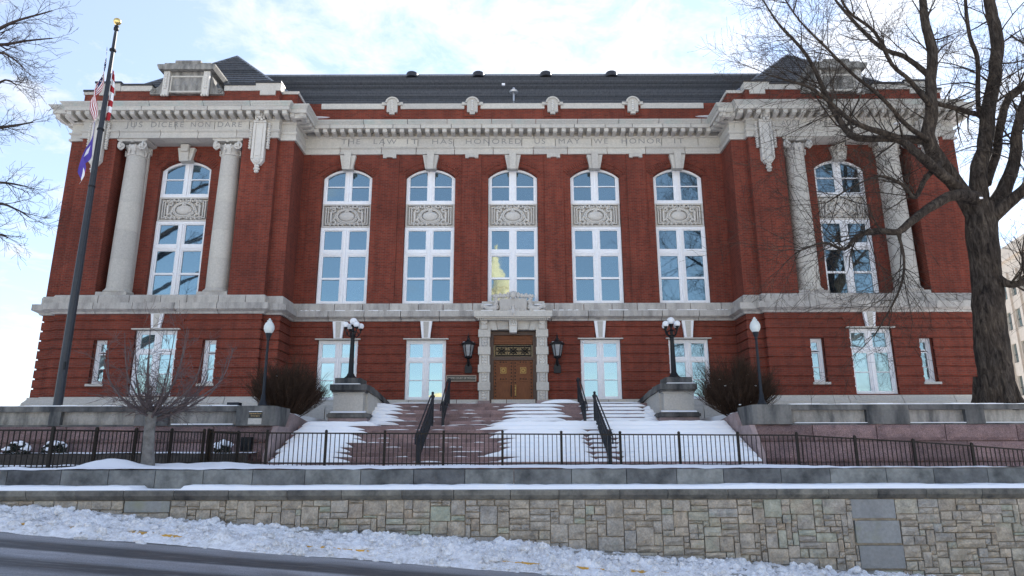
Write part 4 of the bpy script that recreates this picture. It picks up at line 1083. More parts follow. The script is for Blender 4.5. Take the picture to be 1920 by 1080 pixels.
# handrails
def rail(x, y0, z0, y1, z1, label, h0=1.12, h1=1.18, ball=True):
    loc = (x, y0, z0); t = thing('handrail', label, 'handrail', loc, 'iron stair handrails')
    def put(n_, mb, m='railiron', sm=False): return place(n_, mb.mesh(n_, m, sm), t, loc)
    D, Z = y1 - y0, z1 - z0
    put('post', M().box(-.055, .055, -.055, .055, -.05, h0)); 
    p = M(); p.box(-.05, .05, D - .05, D + .05, Z - .1, Z + h1)
    if ball: p.ell((0, D, Z + h1 + .05), .055, 8, 6)
    put('post', p)
    for e in (-.07, .07):
        put('rail', M().tube([(e, -.30, h0 - .42), (e, -.32, h0 - .22), (e, -.22, h0 - .12), (e, 0, h0 - .04), (e, D, Z + h1 - .06)], .026, 6), sm=True)
    put('rail', M().tube([(0, 0, .22), (0, D, Z + .22)], .024, 6), sm=True)
    n_ = max(6, int(D / .16))
    for k in range(1, n_):
        f = k / n_; put('baluster', M().box(-.011, .011, D * f - .011, D * f + .011, Z * f + .22, Z * f + (h0 * (1 - f) + h1 * f) - .06))
    c = M()
    for k in range(4):
        f = (k + .6) / 4.4; y, z = D * f, Z * f + .66; c.tube([(0, y + .13 * math.cos(a) * (1 - .06 * a), z + .13 * math.sin(a) * (1 - .06 * a)) for a in [q * .55 for q in range(16)]], .014, 5)
    put('scrolls', c)
rail(-3.05, 22.40, 1.50, 25.95, ZL, 'iron handrail on the lower flight, on the cleared steps')
rail(3.05, 22.40, 1.50, 25.95, ZL, 'iron handrail on the lower flight, standing in the snow')
rail(-2.90, 28.50, ZL, 30.95, ZT, 'iron handrail on the upper flight, below the name sign', ball=False)
rail(2.93, 28.50, ZL, 30.95, ZT, 'iron handrail on the upper flight, right of the door', ball=False)

# ================================================================ terrace walls
def rock_face(mb, x0, x1, z0, z1, y, depth, amp, nx=4, nz=2, seed=0, g=.008):
    """block with a rough proud front"""
    x0 += g; x1 -= g; z0 += g; z1 -= g; vs = []; k = len(mb.v)
    for j in range(nz + 1):
        for i in range(nx + 1):
            u, v_ = i / nx, j / nz; x, z = x0 + (x1 - x0) * u, z0 + (z1 - z0) * v_
            e = (0 if i in (0, nx) or j in (0, nz) else 1)
            n_ = noise.noise((x * 3.1 + seed, z * 3.7, seed * .7)) * .5 + .5 + .35 * rnd.random()
            vs.append((x, y - e * amp * n_ - .004 * rnd.random(), z))
    fs = [(j * (nx + 1) + i, j * (nx + 1) + i + 1, (j + 1) * (nx + 1) + i + 1, (j + 1) * (nx + 1) + i) for j in range(nz) for i in range(nx)]
    nb = len(vs); vs += [(x0, y + depth, z0), (x1, y + depth, z0), (x1, y + depth, z1), (x0, y + depth, z1)]
    bl, br_, tl, tr = 0, nx, nz * (nx + 1), nz * (nx + 1) + nx
    fs += [tuple([nb, nb + 1] + [br_ - q for q in range(nx + 1)]), tuple([nb + 3] + [tl + q for q in range(nx + 1)] + [nb + 2]),
           tuple([nb, nb + 3] + [tl - q * (nx + 1) for q in range(nz + 1)]), tuple([nb + 1] + [br_ + q * (nx + 1) for q in range(nz + 1)] + [nb + 2]), (nb, nb + 3, nb + 2, nb + 1)]
    mb.add(vs, fs); return mb
YT = 23.5
for s in (-1, 1):
    tw = thing('terrace_wall', 'pink granite terrace wall with %s' % ('stained panelled parapet, ending at the plaque' if s < 0 else 'stained panelled parapet, below the large tree'), 'wall', (s * 14, YT, 1.5), 'terrace walls beside the stairs')
    def rx(a, b): return sorted((s * a, s * b))
    rows = [(1.10, 1.62), (1.62, 2.30), (2.30, 2.86)]
    for j, (z0, z1) in enumerate(rows):
        x = 8.02
        while x < 24:
            w = rnd.uniform(1.5, 2.4) if j != 2 else rnd.uniform(1.7, 2.6); a, b = rx(x, min(x + w, 24.2))
            nx = max(4, int(w / .22)); rock_face(M(), a, b, z0, z1, YT + .02, .6, .12, nx, 5, seed=j * 7 + x, g=.014).build('granite_block', 'granite', tw); x += w
    a, b = rx(8.0, 24.2); M().box(a + .02, b - .02, YT + .10, YT + .38, .8, 2.86).build('wall_core', 'granite', tw)
    # parapet: end pier, panels, piers
    a, b = rx(8.10, 9.40 if s < 0 else 9.25)
    e = M(); cx0, cx1 = (a, b)
    if s < 0: e.prism_x([(0, 0)], 0, 0) if False else None
    e = M(); px = [(s * 9.38, YT - .10), (s * 8.22, YT - .10), (s * 8.10, YT + .02), (s * 8.08, 25.0), (s * 9.38, 25.0)]
    n_ = len(px); vs = [(x, y, 2.86) for x, y in px] + [(x, y, 3.52) for x, y in px]
    e.add(vs, [tuple(range(n_)), tuple(range(2 * n_ - 1, n_ - 1, -1))] + [(i, n_ + i, n_ + (i + 1) % n_, (i + 1) % n_) for i in range(n_)]); e.build('end_pier', 'concrete', tw)
    spans = ((9.40, 11.70, 12.85), (12.85, 15.35, 15.75), (15.75, 18.2, 18.8), (18.8, 21.3, 22.0)) if s < 0 else ((9.40, 11.95, 13.4), (13.4, 15.3, 15.95), (15.95, 19.6, 20.2), (20.2, 23.0, 24.0))
    for p0, p1, p2 in spans:
        a, b = rx(p0, p1 + .004); M().box(a, b, YT + .14, YT + .35, 2.90, 3.34).build('parapet_panel', 'panel', tw)
        a, b = rx(p1, p2); M().box(a + .004, b - .004, YT - .02, YT + .36, 2.86, 3.34).build('parapet_pier', 'concrete', tw)
        a, b = rx(p0, p2); M().box(a + .006, b - .006, YT - .03, YT + .39, 3.34, 3.52).build('parapet_coping', 'concrete', tw)
        a, b = rx(p0, p1); M().box(a, b, YT, YT + .5, 2.84, 2.90).build('parapet_sill', 'concrete', tw)
    # cheek beside the lower flight, sloping down behind the pier
    a, b = rx(7.96, 8.14); ch = M(); ch.prism_x([(22.75, 1.2), (25.0, 1.2), (28.2, 1.2), (28.2, 3.0), (25.0, 3.36), (24.6, 2.85), (23.5, 2.84), (22.75, 1.9)], a, b); ch.build('stair_cheek', 'granite_s', tw)
# snow on the parapets
sn = M()
for s in (-1, 1):
    for q in range(60):
        x0 = 9.4 + q * .25; a, b = sorted((s * x0, s * (x0 + .25))); t = .022 + .014 * math.sin(q * .9) * math.sin(q * .37)
        sn.box(a, b, YT - .02, YT + .37, 3.521, 3.525 + t)
    if s > 0: sn.box(9.5, 24, YT + .0, YT + .095, 2.901, 2.92)
    else: sn.box(-11.6, -9.5, YT + .0, YT + .095, 2.901, 2.93)
tag(sn.build('parapet_snow', 'snow'), 'thin lines of snow on the terrace parapets', None, None, 'stuff')
pl = thing('address_plaque', 'small black plaque with gold lettering on the terrace end pier', 'plaque', (-8.72, 23.38, 3.1))
M().box(-8.93, -8.50, 23.37, 23.401, 3.12, 3.31).build('plaque_plate', 'plaque', pl)
place('lettering', text_mesh('lettering', 'Supreme Court', .068, .001, 'ptext', .95), pl, (-8.715, 23.367, 3.225))
place('lettering', text_mesh('lettering', '207 W. High St.', .050, .001, 'ptext', .95), pl, (-8.715, 23.367, 3.15))
M().box(-8.95, -8.50, 23.375, 23.401, 2.90, 3.10).build('plaque_patch', 'lime', pl)
M().box(-8.93, -8.50, 23.34, 23.399, 3.312, 3.33).build('snow_patch', 'snow', pl)
fl = thing('flood_light', 'small dark flood light box on the terrace coping beside the plaque', 'light', (-9.55, 23.8, 3.52))
M().box(-9.85, -9.45, 23.7, 24.0, 3.56, 3.66).build('housing', 'railiron', fl); M().box(-9.70, -9.60, 23.8, 23.9, 3.52, 3.56).build('foot', 'railiron', fl)
wb = thing('wall_grille', 'black square grille set in the granite wall behind the gate', 'grille', (-8.9, 23.4, 2.1))
M().box(-9.10, -8.75, 23.30, 23.46, 2.02, 2.48).build('grille_plate', 'iron', wb); c = M()
for q in range(5): c.box(-9.07 + q * .07, -9.04 + q * .07, 23.285, 23.30, 2.04, 2.46)
c.build('grille_bars', 'iron', wb)
# lawn shrubs: dense twiggy bushes
def shrub(loc, R0, H0, n_, seed, label):
    rr = random.Random(seed); t = thing('twiggy_shrub', label, 'shrub', loc, 'bare shrubs beside the stairs'); mb = M(); mc = M()
    for k in range(n_):
        a = rr.uniform(0, 2 * math.pi); u = math.sqrt(rr.random()); out = R0 * u * rr.uniform(.85, 1.1); h = H0 * (1 - .42 * u * u) * (rr.uniform(.62, 1.02) if k % 9 else rr.uniform(1.0, 1.22)) * (1 + .12 * math.sin(3 * a + seed) + .08 * math.sin(7 * a))
        p0 = Vector((.35 * u * math.cos(a) * rr.random(), .35 * u * math.sin(a) * rr.random(), 0)); p3 = Vector((out * math.cos(a), out * math.sin(a), h))
        pts = [p0, p0.lerp(p3, .35) + Vector((0, 0, -.08 * u)), p0.lerp(p3, .7) + Vector((rr.uniform(-.06, .06), rr.uniform(-.06, .06), -.08 * u)), p3]
        mb.tube(pts, [.014, .010, .007, .003], 3, cap=False)
        for q in range(8):
            f = rr.uniform(.3, 1); b = pts[1].lerp(p3, f) ; d = (p3 - p0).normalized() * rr.uniform(.12, .38) + Vector((rr.uniform(-.22, .22), rr.uniform(-.22, .22), rr.uniform(-.05, .25)))
            mc.tube([b, b + d * .5 + Vector((rr.uniform(-.03, .03), 0, .02)), b + d], [.006, .0045, .002], 3, cap=False)
    place('stems', mb.mesh('stems', 'bushtwig'), t, loc); place('crown', mc.mesh('crown', 'bushtwig'), t, loc)
    s_ = M()
    for k in range(9):
        a = rr.uniform(0, 6.28); u = rr.uniform(.3, .95); s_.ell((R0 * u * math.cos(a), R0 * u * math.sin(a), H0 * (1 - .42 * u * u) * rr.uniform(.3, .9)), (.05, .04, .02), 6, 4)
    place('snow_patch', s_.mesh('snow_patch', 'snow'), t, loc)
shrub((-8.6, 26.2, 3.2), 1.50, 2.05, 700, 4, 'large bare brown shrub behind the lamp post above the plaque')
shrub((8.5, 26.2, 3.2), 1.55, 2.05, 720, 5, 'large bare brown shrub behind the lamp post on the large tree\'s side')

# ================================================================ planter, fence, ledges, street wall
pt = thing('planter_bed', 'long planter bed with dark edging below the granite wall', 'planter', (-13, 22.5, 1.5))
for q in range(9):
    x0 = -20 + q * 1.28; M().box(x0 + .005, x0 + 1.275, 22.2, 22.32, 1.3, 1.93).build('edging_board', 'soilwall', pt)
g = M(); nx = 60
for i in range(nx + 1):
    x = -20 + 11.5 * i / nx
    for j in range(6): y = 22.30 + 1.25 * j / 5; g.v.append((x, y, 1.95 + .05 * j / 5 + .03 * noise.noise((x * 1.3, y * 2, 3))))
for i in range(nx):
    for j in range(5): k = i * 6 + j; g.f.append((k, k + 6, k + 7, k + 1)); g.mi.append(0)
tag(g.build('planter_snow', 'snow', None, True), 'snow filling the planter bed', None, None, 'stuff')
def snowy_shrub(loc, w, h, seed, label):
    rr = random.Random(seed); t = thing('snowy_shrub', label, 'shrub', loc, 'small snow laden shrubs in the planter'); lv = M(); sw = M()
    for k in range(420):
        a = rr.uniform(0, 6.28); ph = rr.uniform(0, 1.57); c_ = Vector((w * math.cos(a) * math.cos(ph), w * .8 * math.sin(a) * math.cos(ph), h * math.sin(ph))) * rr.uniform(.6, 1)
        d = Vector((rr.uniform(-1, 1), rr.uniform(-1, 1), rr.uniform(-.6, 1))).normalized() * .07; e = d.orthogonal().normalized() * .03
        lv.add([c_ - e, c_ + d * .5 - e * 1.3, c_ + d, c_ + e], [(0, 1, 2, 3)])
    for k in range(15):
        a = rr.uniform(0, 6.28); ph = rr.uniform(.4, 1.5); c_ = (w * math.cos(a) * math.cos(ph), w * .8 * math.sin(a) * math.cos(ph), h * math.sin(ph)); sw.ell(c_, (rr.uniform(.06, .15), .10, rr.uniform(.04, .08)), 8, 5)
    place('leaves', lv.mesh('leaves', 'evergreen'), t, loc); place('snow_cap', sw.mesh('snow_cap', 'snow', True), t, loc)
snowy_shrub((-16.15, 22.8, 1.93), .42, .38, 1, 'snow capped evergreen shrub at the far left end of the planter')
snowy_shrub((-14.95, 22.8, 1.93), .42, .40, 2, 'snow capped evergreen shrub behind the thick fence corner post')
snowy_shrub((-9.45, 22.75, 1.93), .30, .40, 3, 'small snow capped shrub behind the gate')

# fence runs
def fence(pts, label, zoff=None, pick=13, group='black metal fence runs', post_first=True, name='metal_fence', pw=.035):
    """pts: post positions (x, y, ground z)"""
    t = thing(name, label, 'fence', (pts[0][0], pts[0][1], pts[0][2]), group)
    pm = M().box(-pw, pw, -pw, pw, -.15, 1.03).lathe([(pw * 1.25, 1.03), (pw * 1.25, 1.05), (pw * .6, 1.07), (.005, 1.075)], n=8).mesh('post', 'bronze')
    km = M().box(-.0105, .0105, -.0105, .0105, .02, .98).mesh('picket', 'bronze')
    for k, p in enumerate(pts):
        if k or post_first: place('post', pm, t, p)
    for a, b in zip(pts[:-1], pts[1:]):
        a, b = Vector(a), Vector(b); ang = math.atan2(b.y - a.y, b.x - a.x)
        for z, h in ((.97, .02), (.10, .016)):
            u = (b - a).normalized(); pr = Vector((-u.y, u.x, 0)) * .018; vs = []
            for q in (a, b):
                for e, f in ((-1, -1), (1, -1), (1, 1), (-1, 1)): vs.append(tuple(q + pr * e + Vector((0, 0, z + f * h))))
            M().add(vs, [(0, 1, 2, 3), (7, 6, 5, 4)] + [(i, 4 + i, 4 + (i + 1) % 4, (i + 1) % 4) for i in range(4)]).build('rail', 'bronze', t)
        for k in range(1, pick + 1):
            p = a.lerp(b, k / (pick + 1)); place('picket', km, t, p, (0, 0, ang))
    return t
GZ = 1.50
fence([(x, 17.0, GZ) for x in (-16.8, -14.97, -13.14)] + [(-11.25, 17.0, GZ)], 'black metal fence run at the far left ending in a thick corner post', pick=13)
d0, d1 = Vector((-11.25, 17.0, GZ)), Vector((-9.22, 20.75, GZ + .08))
fence([tuple(d0.lerp(d1, q / 4)) for q in range(5)], 'black metal fence run angling back past the small tree', pick=9, post_first=False)
fence([(-9.15 + .0, 20.9, GZ + .10)] + [(-7.42 + 1.768 * q, 21.0, GZ + .06 - .012 * q) for q in range(10)], 'long straight black metal fence run in front of the stairs', pick=12)
xr = -7.42 + 1.768 * 9
fence([(xr + 1.74 * q, 21.0, GZ - .05 - (0, .10, .20, .32, .46, .60, .72)[q]) for q in range(7)], 'black metal fence run dropping downhill below the large tree', pick=12, post_first=False)
fence([(-9.10, 20.98, GZ + .08), (-8.75, 22.15, GZ + .08)], 'short black gate leaf swung back towards the planter', pick=9, name='fence_gate', group='black metal fence gate')

# upper ledge of slabs and its backing
lw = thing('ledge_wall', 'low ledge of large grey stone slabs above the street wall', 'wall', (0, 15.3, 1.2))
x = -19.0
while x < 19:
    w = rnd.uniform(1.0, 1.25); m_ = M(); e = .007
    m_.prism_x([(15.30, .9), (15.30, 1.535), (15.315, 1.55), (15.9, 1.55), (15.9, .9)], x + e, x + w - e); m_.build('ledge_slab', 'bluestone', lw); x += w
def grid(name, x0, x1, nx, y0, y1, ny, fz, mat_, label, smooth=True):
    g = M()
    for i in range(nx + 1):
        x = x0 + (x1 - x0) * i / nx
        for j in range(ny + 1):
            y = y0 + (y1 - y0) * j / ny; g.v.append((x, y, fz(x, y)))
    for i in range(nx):
        for j in range(ny): k = i * (ny + 1) + j; g.f.append((k, k + ny + 1, k + ny + 2, k + 1)); g.mi.append(0)
    return tag(g.build(name, mat_, None, 60 if smooth else False), label, None, None, 'stuff')
def bumpf(x, y, cx, cy, rx_, ry, h): return h * math.exp(-((x - cx) / rx_) ** 2 - ((y - cy) / ry) ** 2)
def yard(x, y):
    z = 1.535 + .03 * noise.noise((x * .9, y * .9, 1)) + .02 * noise.noise((x * 3, y * 3, 5)) + .035
    z += bumpf(x, y, -9.9, 17.4, .55, .8, .22) + bumpf(x, y, -10.4, 19.2, 1.6, .5, .10) + bumpf(x, y, -8.4, 20.2, 1.0, .7, .12) + bumpf(x, y, -11.2, 16.9, .35, .3, -.06)
    if y > 15.5: z += .05 * abs(noise.noise((x * 2.1, y * 2.1, 9))) * (1 if x < -6.5 else .25)
    if x > 7.5 and y > 16.5: z -= min(1, (y - 16.5) / 1.5) * (x - 7.5) * .085
    if y < 15.42: z = min(z, 1.552 + (y - 15.31) * .35 + .03)
    return z
grid('yard_snow', -20, 20, 320, 15.31, 23.4, 74, yard, 'snow', 'snow lying on the yard behind the ledge up to the stairs')

# street wall of random ashlar
sw = thing('ashlar_street_wall', 'random ashlar retaining wall of tan and grey stones along the street', 'wall', (0, 14.7, 0))
x = -19.2; 
while x < 19:
    w = rnd.uniform(.95, 1.3); m_ = M(); e = .006; o = rnd.uniform(-.006, .006)
    m_.prism_x([(14.60 + o, 1.03), (14.585 + o, 1.05), (14.585 + o, 1.14), (14.61 + o, 1.16), (15.4, 1.16), (15.4, .96), (14.66, .96)], x + e, x + w - e); m_.build('cap_stone', 'capstone', sw); x += w
sx0, sx1, U = -13.2, 13.2, .060; nxg = int((sx1 - sx0) / U); nzg = int((.955 + 1.55) / U); zt0 = .955
occ = [[0] * nzg for _ in range(nxg)]
stones = []; rs = random.Random(21)
for (a, b, c0, c1) in ((6.88, 7.79, 0, 6), (6.92, 7.84, 7, 14), (6.95, 7.86, 15, 22), (-8.02, -7.08, 0, 4)):     # the larger blue-grey slabs
    i0, i1 = round((a - sx0) / U), round((b - sx0) / U)
    for i in range(i0, i1):
        for j in range(c0, c1 + (1 if a > 0 else 0)): occ[i][j] = 2
    stones.append((a, b, zt0 - c1 * U - (.03 if a > 0 else 0), zt0 - c0 * U, 1))
sizes = [(7, 3), (6, 4), (5, 2), (4, 2), (8, 5), (3, 2), (6, 2), (5, 5), (9, 2), (7, 2), (4, 3), (3, 3), (10, 3), (6, 6), (4, 1), (5, 1), (2, 2)]
wts = [6, 6, 8, 6, 4, 4, 6, 4, 4, 6, 5, 3, 3, 3, 2, 2, 3]
for j in range(nzg):
    i = 0
    while i < nxg:
        if occ[i][j]: i += 1; continue
        free = 0
        while i + free < nxg and not occ[i + free][j] and free < 12: free += 1
        w, h = rs.choices(sizes, wts)[0]; w = min(w, free)
        if free - w == 1: w = free
        hh = 1
        while hh < h and j + hh < nzg and all(not occ[i + q][j + hh] for q in range(w)): hh += 1
        for q in range(w):
            for r_ in range(hh): occ[i + q][j + r_] = 1
        stones.append((sx0 + i * U, sx0 + (i + w) * U, zt0 - (j + hh) * U, zt0 - j * U, 0)); i += w
vis = [s_ for s_ in stones if s_[3] > street_z((s_[0] + s_[1]) / 2) + .10]
def key(s_): return -((s_[1] - s_[0]) * (s_[3] - s_[2])) * (1 if abs((s_[0] + s_[1]) / 2) < 11.3 else .05) - (10 if s_[4] else 0)
vis.sort(key=key); rest = M()
for q, (a, b, z0, z1, sp) in enumerate(vis):
    nx, nz = max(2, round((b - a) / .14)), max(2, round((z1 - z0) / .14)); mb = M() if q < 298 else rest
    if sp: mb.box(a + .01, b - .01, 14.66, 15.0, z0 + .01, z1 - .01)
    else:
        k0 = len(mb.v); rock_face(mb, a, b, z0, z1, 14.70 - rs.uniform(0, .05), .25, .045, nx, nz, seed=q * .37, g=rs.uniform(.007, .013))
        for k in range(k0, len(mb.v)):          # corners knocked off, edges out of true
            x_, y_, z_ = mb.v[k]; mb.v[k] = (x_ + .009 * noise.noise((x_ * 9, z_ * 9, q)), y_, z_ + .009 * noise.noise((x_ * 8, z_ * 8, q + 50)))
    if q < 298: mb.build('wall_stone', 'greyslab' if sp else 'ashlar', sw)
if rest.v: tag(rest.build('small_stones', 'ashlar_i', sw), None, None, None, 'stuff')
M().box(-20, 20, 14.735, 15.3, -1.8, .958).build('mortar_bed', 'mortar', sw)
def capsnow(x, y):
    if y < 14.63: return 1.155
    t = .075 + .03 * noise.noise((x * .7, 0, 2)) + .018 * noise.noise((x * 4, y * 4, 7))
    if -7.95 < x < -6.9: t *= max(.03, abs(x + 7.4) * .5 - .1 + .2 * noise.noise((x * 6, y * 3, 1)))
    return 1.162 + max(.0, t) * min(1, (y - 14.62) / .05)
grid('cap_snow', -19, 19, 500, 14.61, 15.31, 12, capsnow, 'snow', 'strip of snow on the cap of the street wall')

# ploughed snow bank along the kerb
def bank(x, y):
    z = street_z(x); t = (y - 11.75) / (14.69 - 11.75)
    foot = 11.86 + .16 * noise.noise((x * .6, 3, 0)) + .10 * noise.noise((x * 2.3, 1, 0))
    if y < foot: return z - .03
    u = min(1, (y - foot) / .55); prof = u * (1 - .35 * max(0, (t - .45) / .55))
    h = (.095 + .07 * noise.noise((x * .35, 8, 0))) * prof * (1.0 if x < 3 else max(.55, 1 - (x - 3) * .07))
    h += bumpf(x, y, -5.0, 12.25, .22, .16, .14) + bumpf(x, y, 0, 13.9, .45, .5, .10) + bumpf(x, y, -9.2, 14.2, .35, .4, .07) + bumpf(x, y, -2.2, 13.2, .5, .4, .06)
    c = noise.noise((x * 5.5, y * 5.5, 2)); c2 = noise.noise((x * 13, y * 13, 4)); c3 = noise.noise((x * 2.2, y * 2.2, 6))
    u *= .35 + 1.3 * max(0, min(1, .5 + 1.3 * noise.noise((x * .55, y * .8, 12)))); h += u * (.085 * abs(c) + .045 * abs(c2) * 1.3 + .09 * c3 + .02 * noise.noise((x * 27, y * 27, 8)))
    return z + max(h, -.02)
grid('snow_bank', -13.5, 11, 820, 11.75, 14.69, 98, bank, 'snowd', 'ploughed dirty snow bank between the street and the ashlar wall')
ck = M(); rr = random.Random(11)
for q in range(3200):
    x, y = rr.uniform(-11.5, 9), 11.80 + 2.8 * rr.random() ** 1.2; r_ = .012 + .085 * rr.random() ** 5; z = bank(x, y); k0 = len(ck.v)
    ck.ell((x, y, z + r_ * .2), (r_ * rr.uniform(.8, 1.5), r_ * rr.uniform(.8, 1.3), r_ * rr.uniform(.6, 1)), 6, 4)
    for k in range(k0, len(ck.v)): v_ = ck.v[k]; ck.v[k] = (v_[0] + rr.uniform(-.2, .2) * r_, v_[1] + rr.uniform(-.2, .2) * r_, v_[2] + rr.uniform(-.2, .2) * r_)
tag(ck.build('snow_clods', 'snowd'), 'loose clods of snow on the ploughed bank', None, None, 'stuff')

# snow on the stairs: a slab on every tread, ragged at both ends
sn = M(); rs = random.Random(5)
def slab(y, yb, z, x0, x1, t, over=.04, ta=.45, tb=.45):
    n_ = max(6, int((x1 - x0) / .09)); pr = []
    for i in range(n_ + 1):
        x = x0 + (x1 - x0) * i / n_; e = min(1, (x - x0) / ta + .02, (x1 - x) / tb + .02); e = max(0, e)
        h = t * (e ** .6) * (1 + .12 * noise.noise((x * 1.6, y * 3, z)) + .06 * noise.noise((x * 6, y * 7, z)))
        back = y + (yb - y) * max(.12, e) 
        pr.append([(x, y - over * e, z + .001), (x, y - over * e * 1.15, z + h * .6), (x, y - over * e * .2, z + h), (x, back, z + h * 1.06 + .001), (x, back + .02, z + .001)])
    vs = [p for q in pr for p in q]; fs = []
    for i in range(n_):
        for k in range(4): fs.append((i * 5 + k, i * 5 + k + 1, (i + 1) * 5 + k + 1, (i + 1) * 5 + k))
    sn.add(vs, fs)
ysn = [y for y, z in lower] + [28.6]
for i, (y, z) in enumerate(lower):
    yb = ysn[i + 1] + .02 if i < 8 else 28.58; t = .164 if i < 8 else .17; j = lambda a=.22: rs.uniform(-a, a)
    xl = -7.93 if i > 3 else -7.93
    slab(y, yb, z, xl + (.15 * rs.random()), -5.35 + j() + .02 * i, t, ta=.25, tb=rs.uniform(.4, .9))
    if i < 7:
        slab(y, yb, z, -.80 + j(.3) + .03 * i, 2.62 + j(.12), t, ta=rs.uniform(.4, .9), tb=.3)
        slab(y, yb, z, 2.55, 3.55 + j(.15), .10, ta=.2, tb=.3); slab(y, yb, z, 3.35 + j(.1), 7.93, t, ta=.3, tb=.15)
    else: slab(y, yb, z, -.95 + j(.3), 7.93, t, ta=.8, tb=.15)
for i, (y, z) in enumerate(upper):
    yb = upper[i + 1][0] + .02 if i < 6 else 31.55
    if i < 6: slab(y, yb, z, -6.10, -4.75 + rs.uniform(-.15, .35), .168, ta=.2, tb=rs.uniform(.5, .8))
    else: slab(y, y + .4, z, -5.4, -3.4, .05, ta=.5, tb=.6)
    a = -.35 - .06 * (6 - i) + rs.uniform(-.25, .2)
    if i < 6:
        slab(y, yb, z, a, 2.3 + rs.uniform(-.3, .25), .15 if i < 2 else .118, ta=rs.uniform(.5, .9), tb=.5)
        slab(y, yb, z, 2.75 + rs.uniform(-.1, .2), 5.4 + (.65 if i < 3 else .3) + rs.uniform(-.1, .1), .12, ta=.5, tb=.3)
    else:
        slab(y, yb, z, 1.2, 2.9, .16, ta=.6, tb=.5); slab(y, y + .5, z, 3.2, 5.6, .05)
for k in range(5): sn.ell((5.75 + .05 * k, 28.75 + .38 * k, upper[k][1] + .05), (.40, .3, .16), 10, 5); sn.ell((-5.85, 28.75 + .38 * k, upper[k][1] + .05), (.30, .3, .16), 10, 5)
for q in range(2): sn.ell((-7.0 + q * .9, 27.4, ZL + .10), (.55, .6, .12), 12, 5); sn.ell((7.0 + q * .5, 27.2, ZL + .10), (.55, .6, .14), 12, 5)
for row in (lower, upper):               # frost and trodden remnants on the cleared steps
    for i, (y, z) in enumerate(row):
        for q in range(6):
            a_ = rs.uniform(-5.2, -.6); w_ = rs.uniform(.15, .7); d_ = rs.random() < .4
            slab(y + (0 if d_ else .16), y + (.10 if d_ else .28), z, a_, a_ + w_, rs.uniform(.012, .035), over=.004, ta=w_ * .4, tb=w_ * .4)
tag(sn.build('stair_snow', 'snow', None, 60), 'snow lying on the treads at both sides of the cleared steps', None, None, 'stuff')

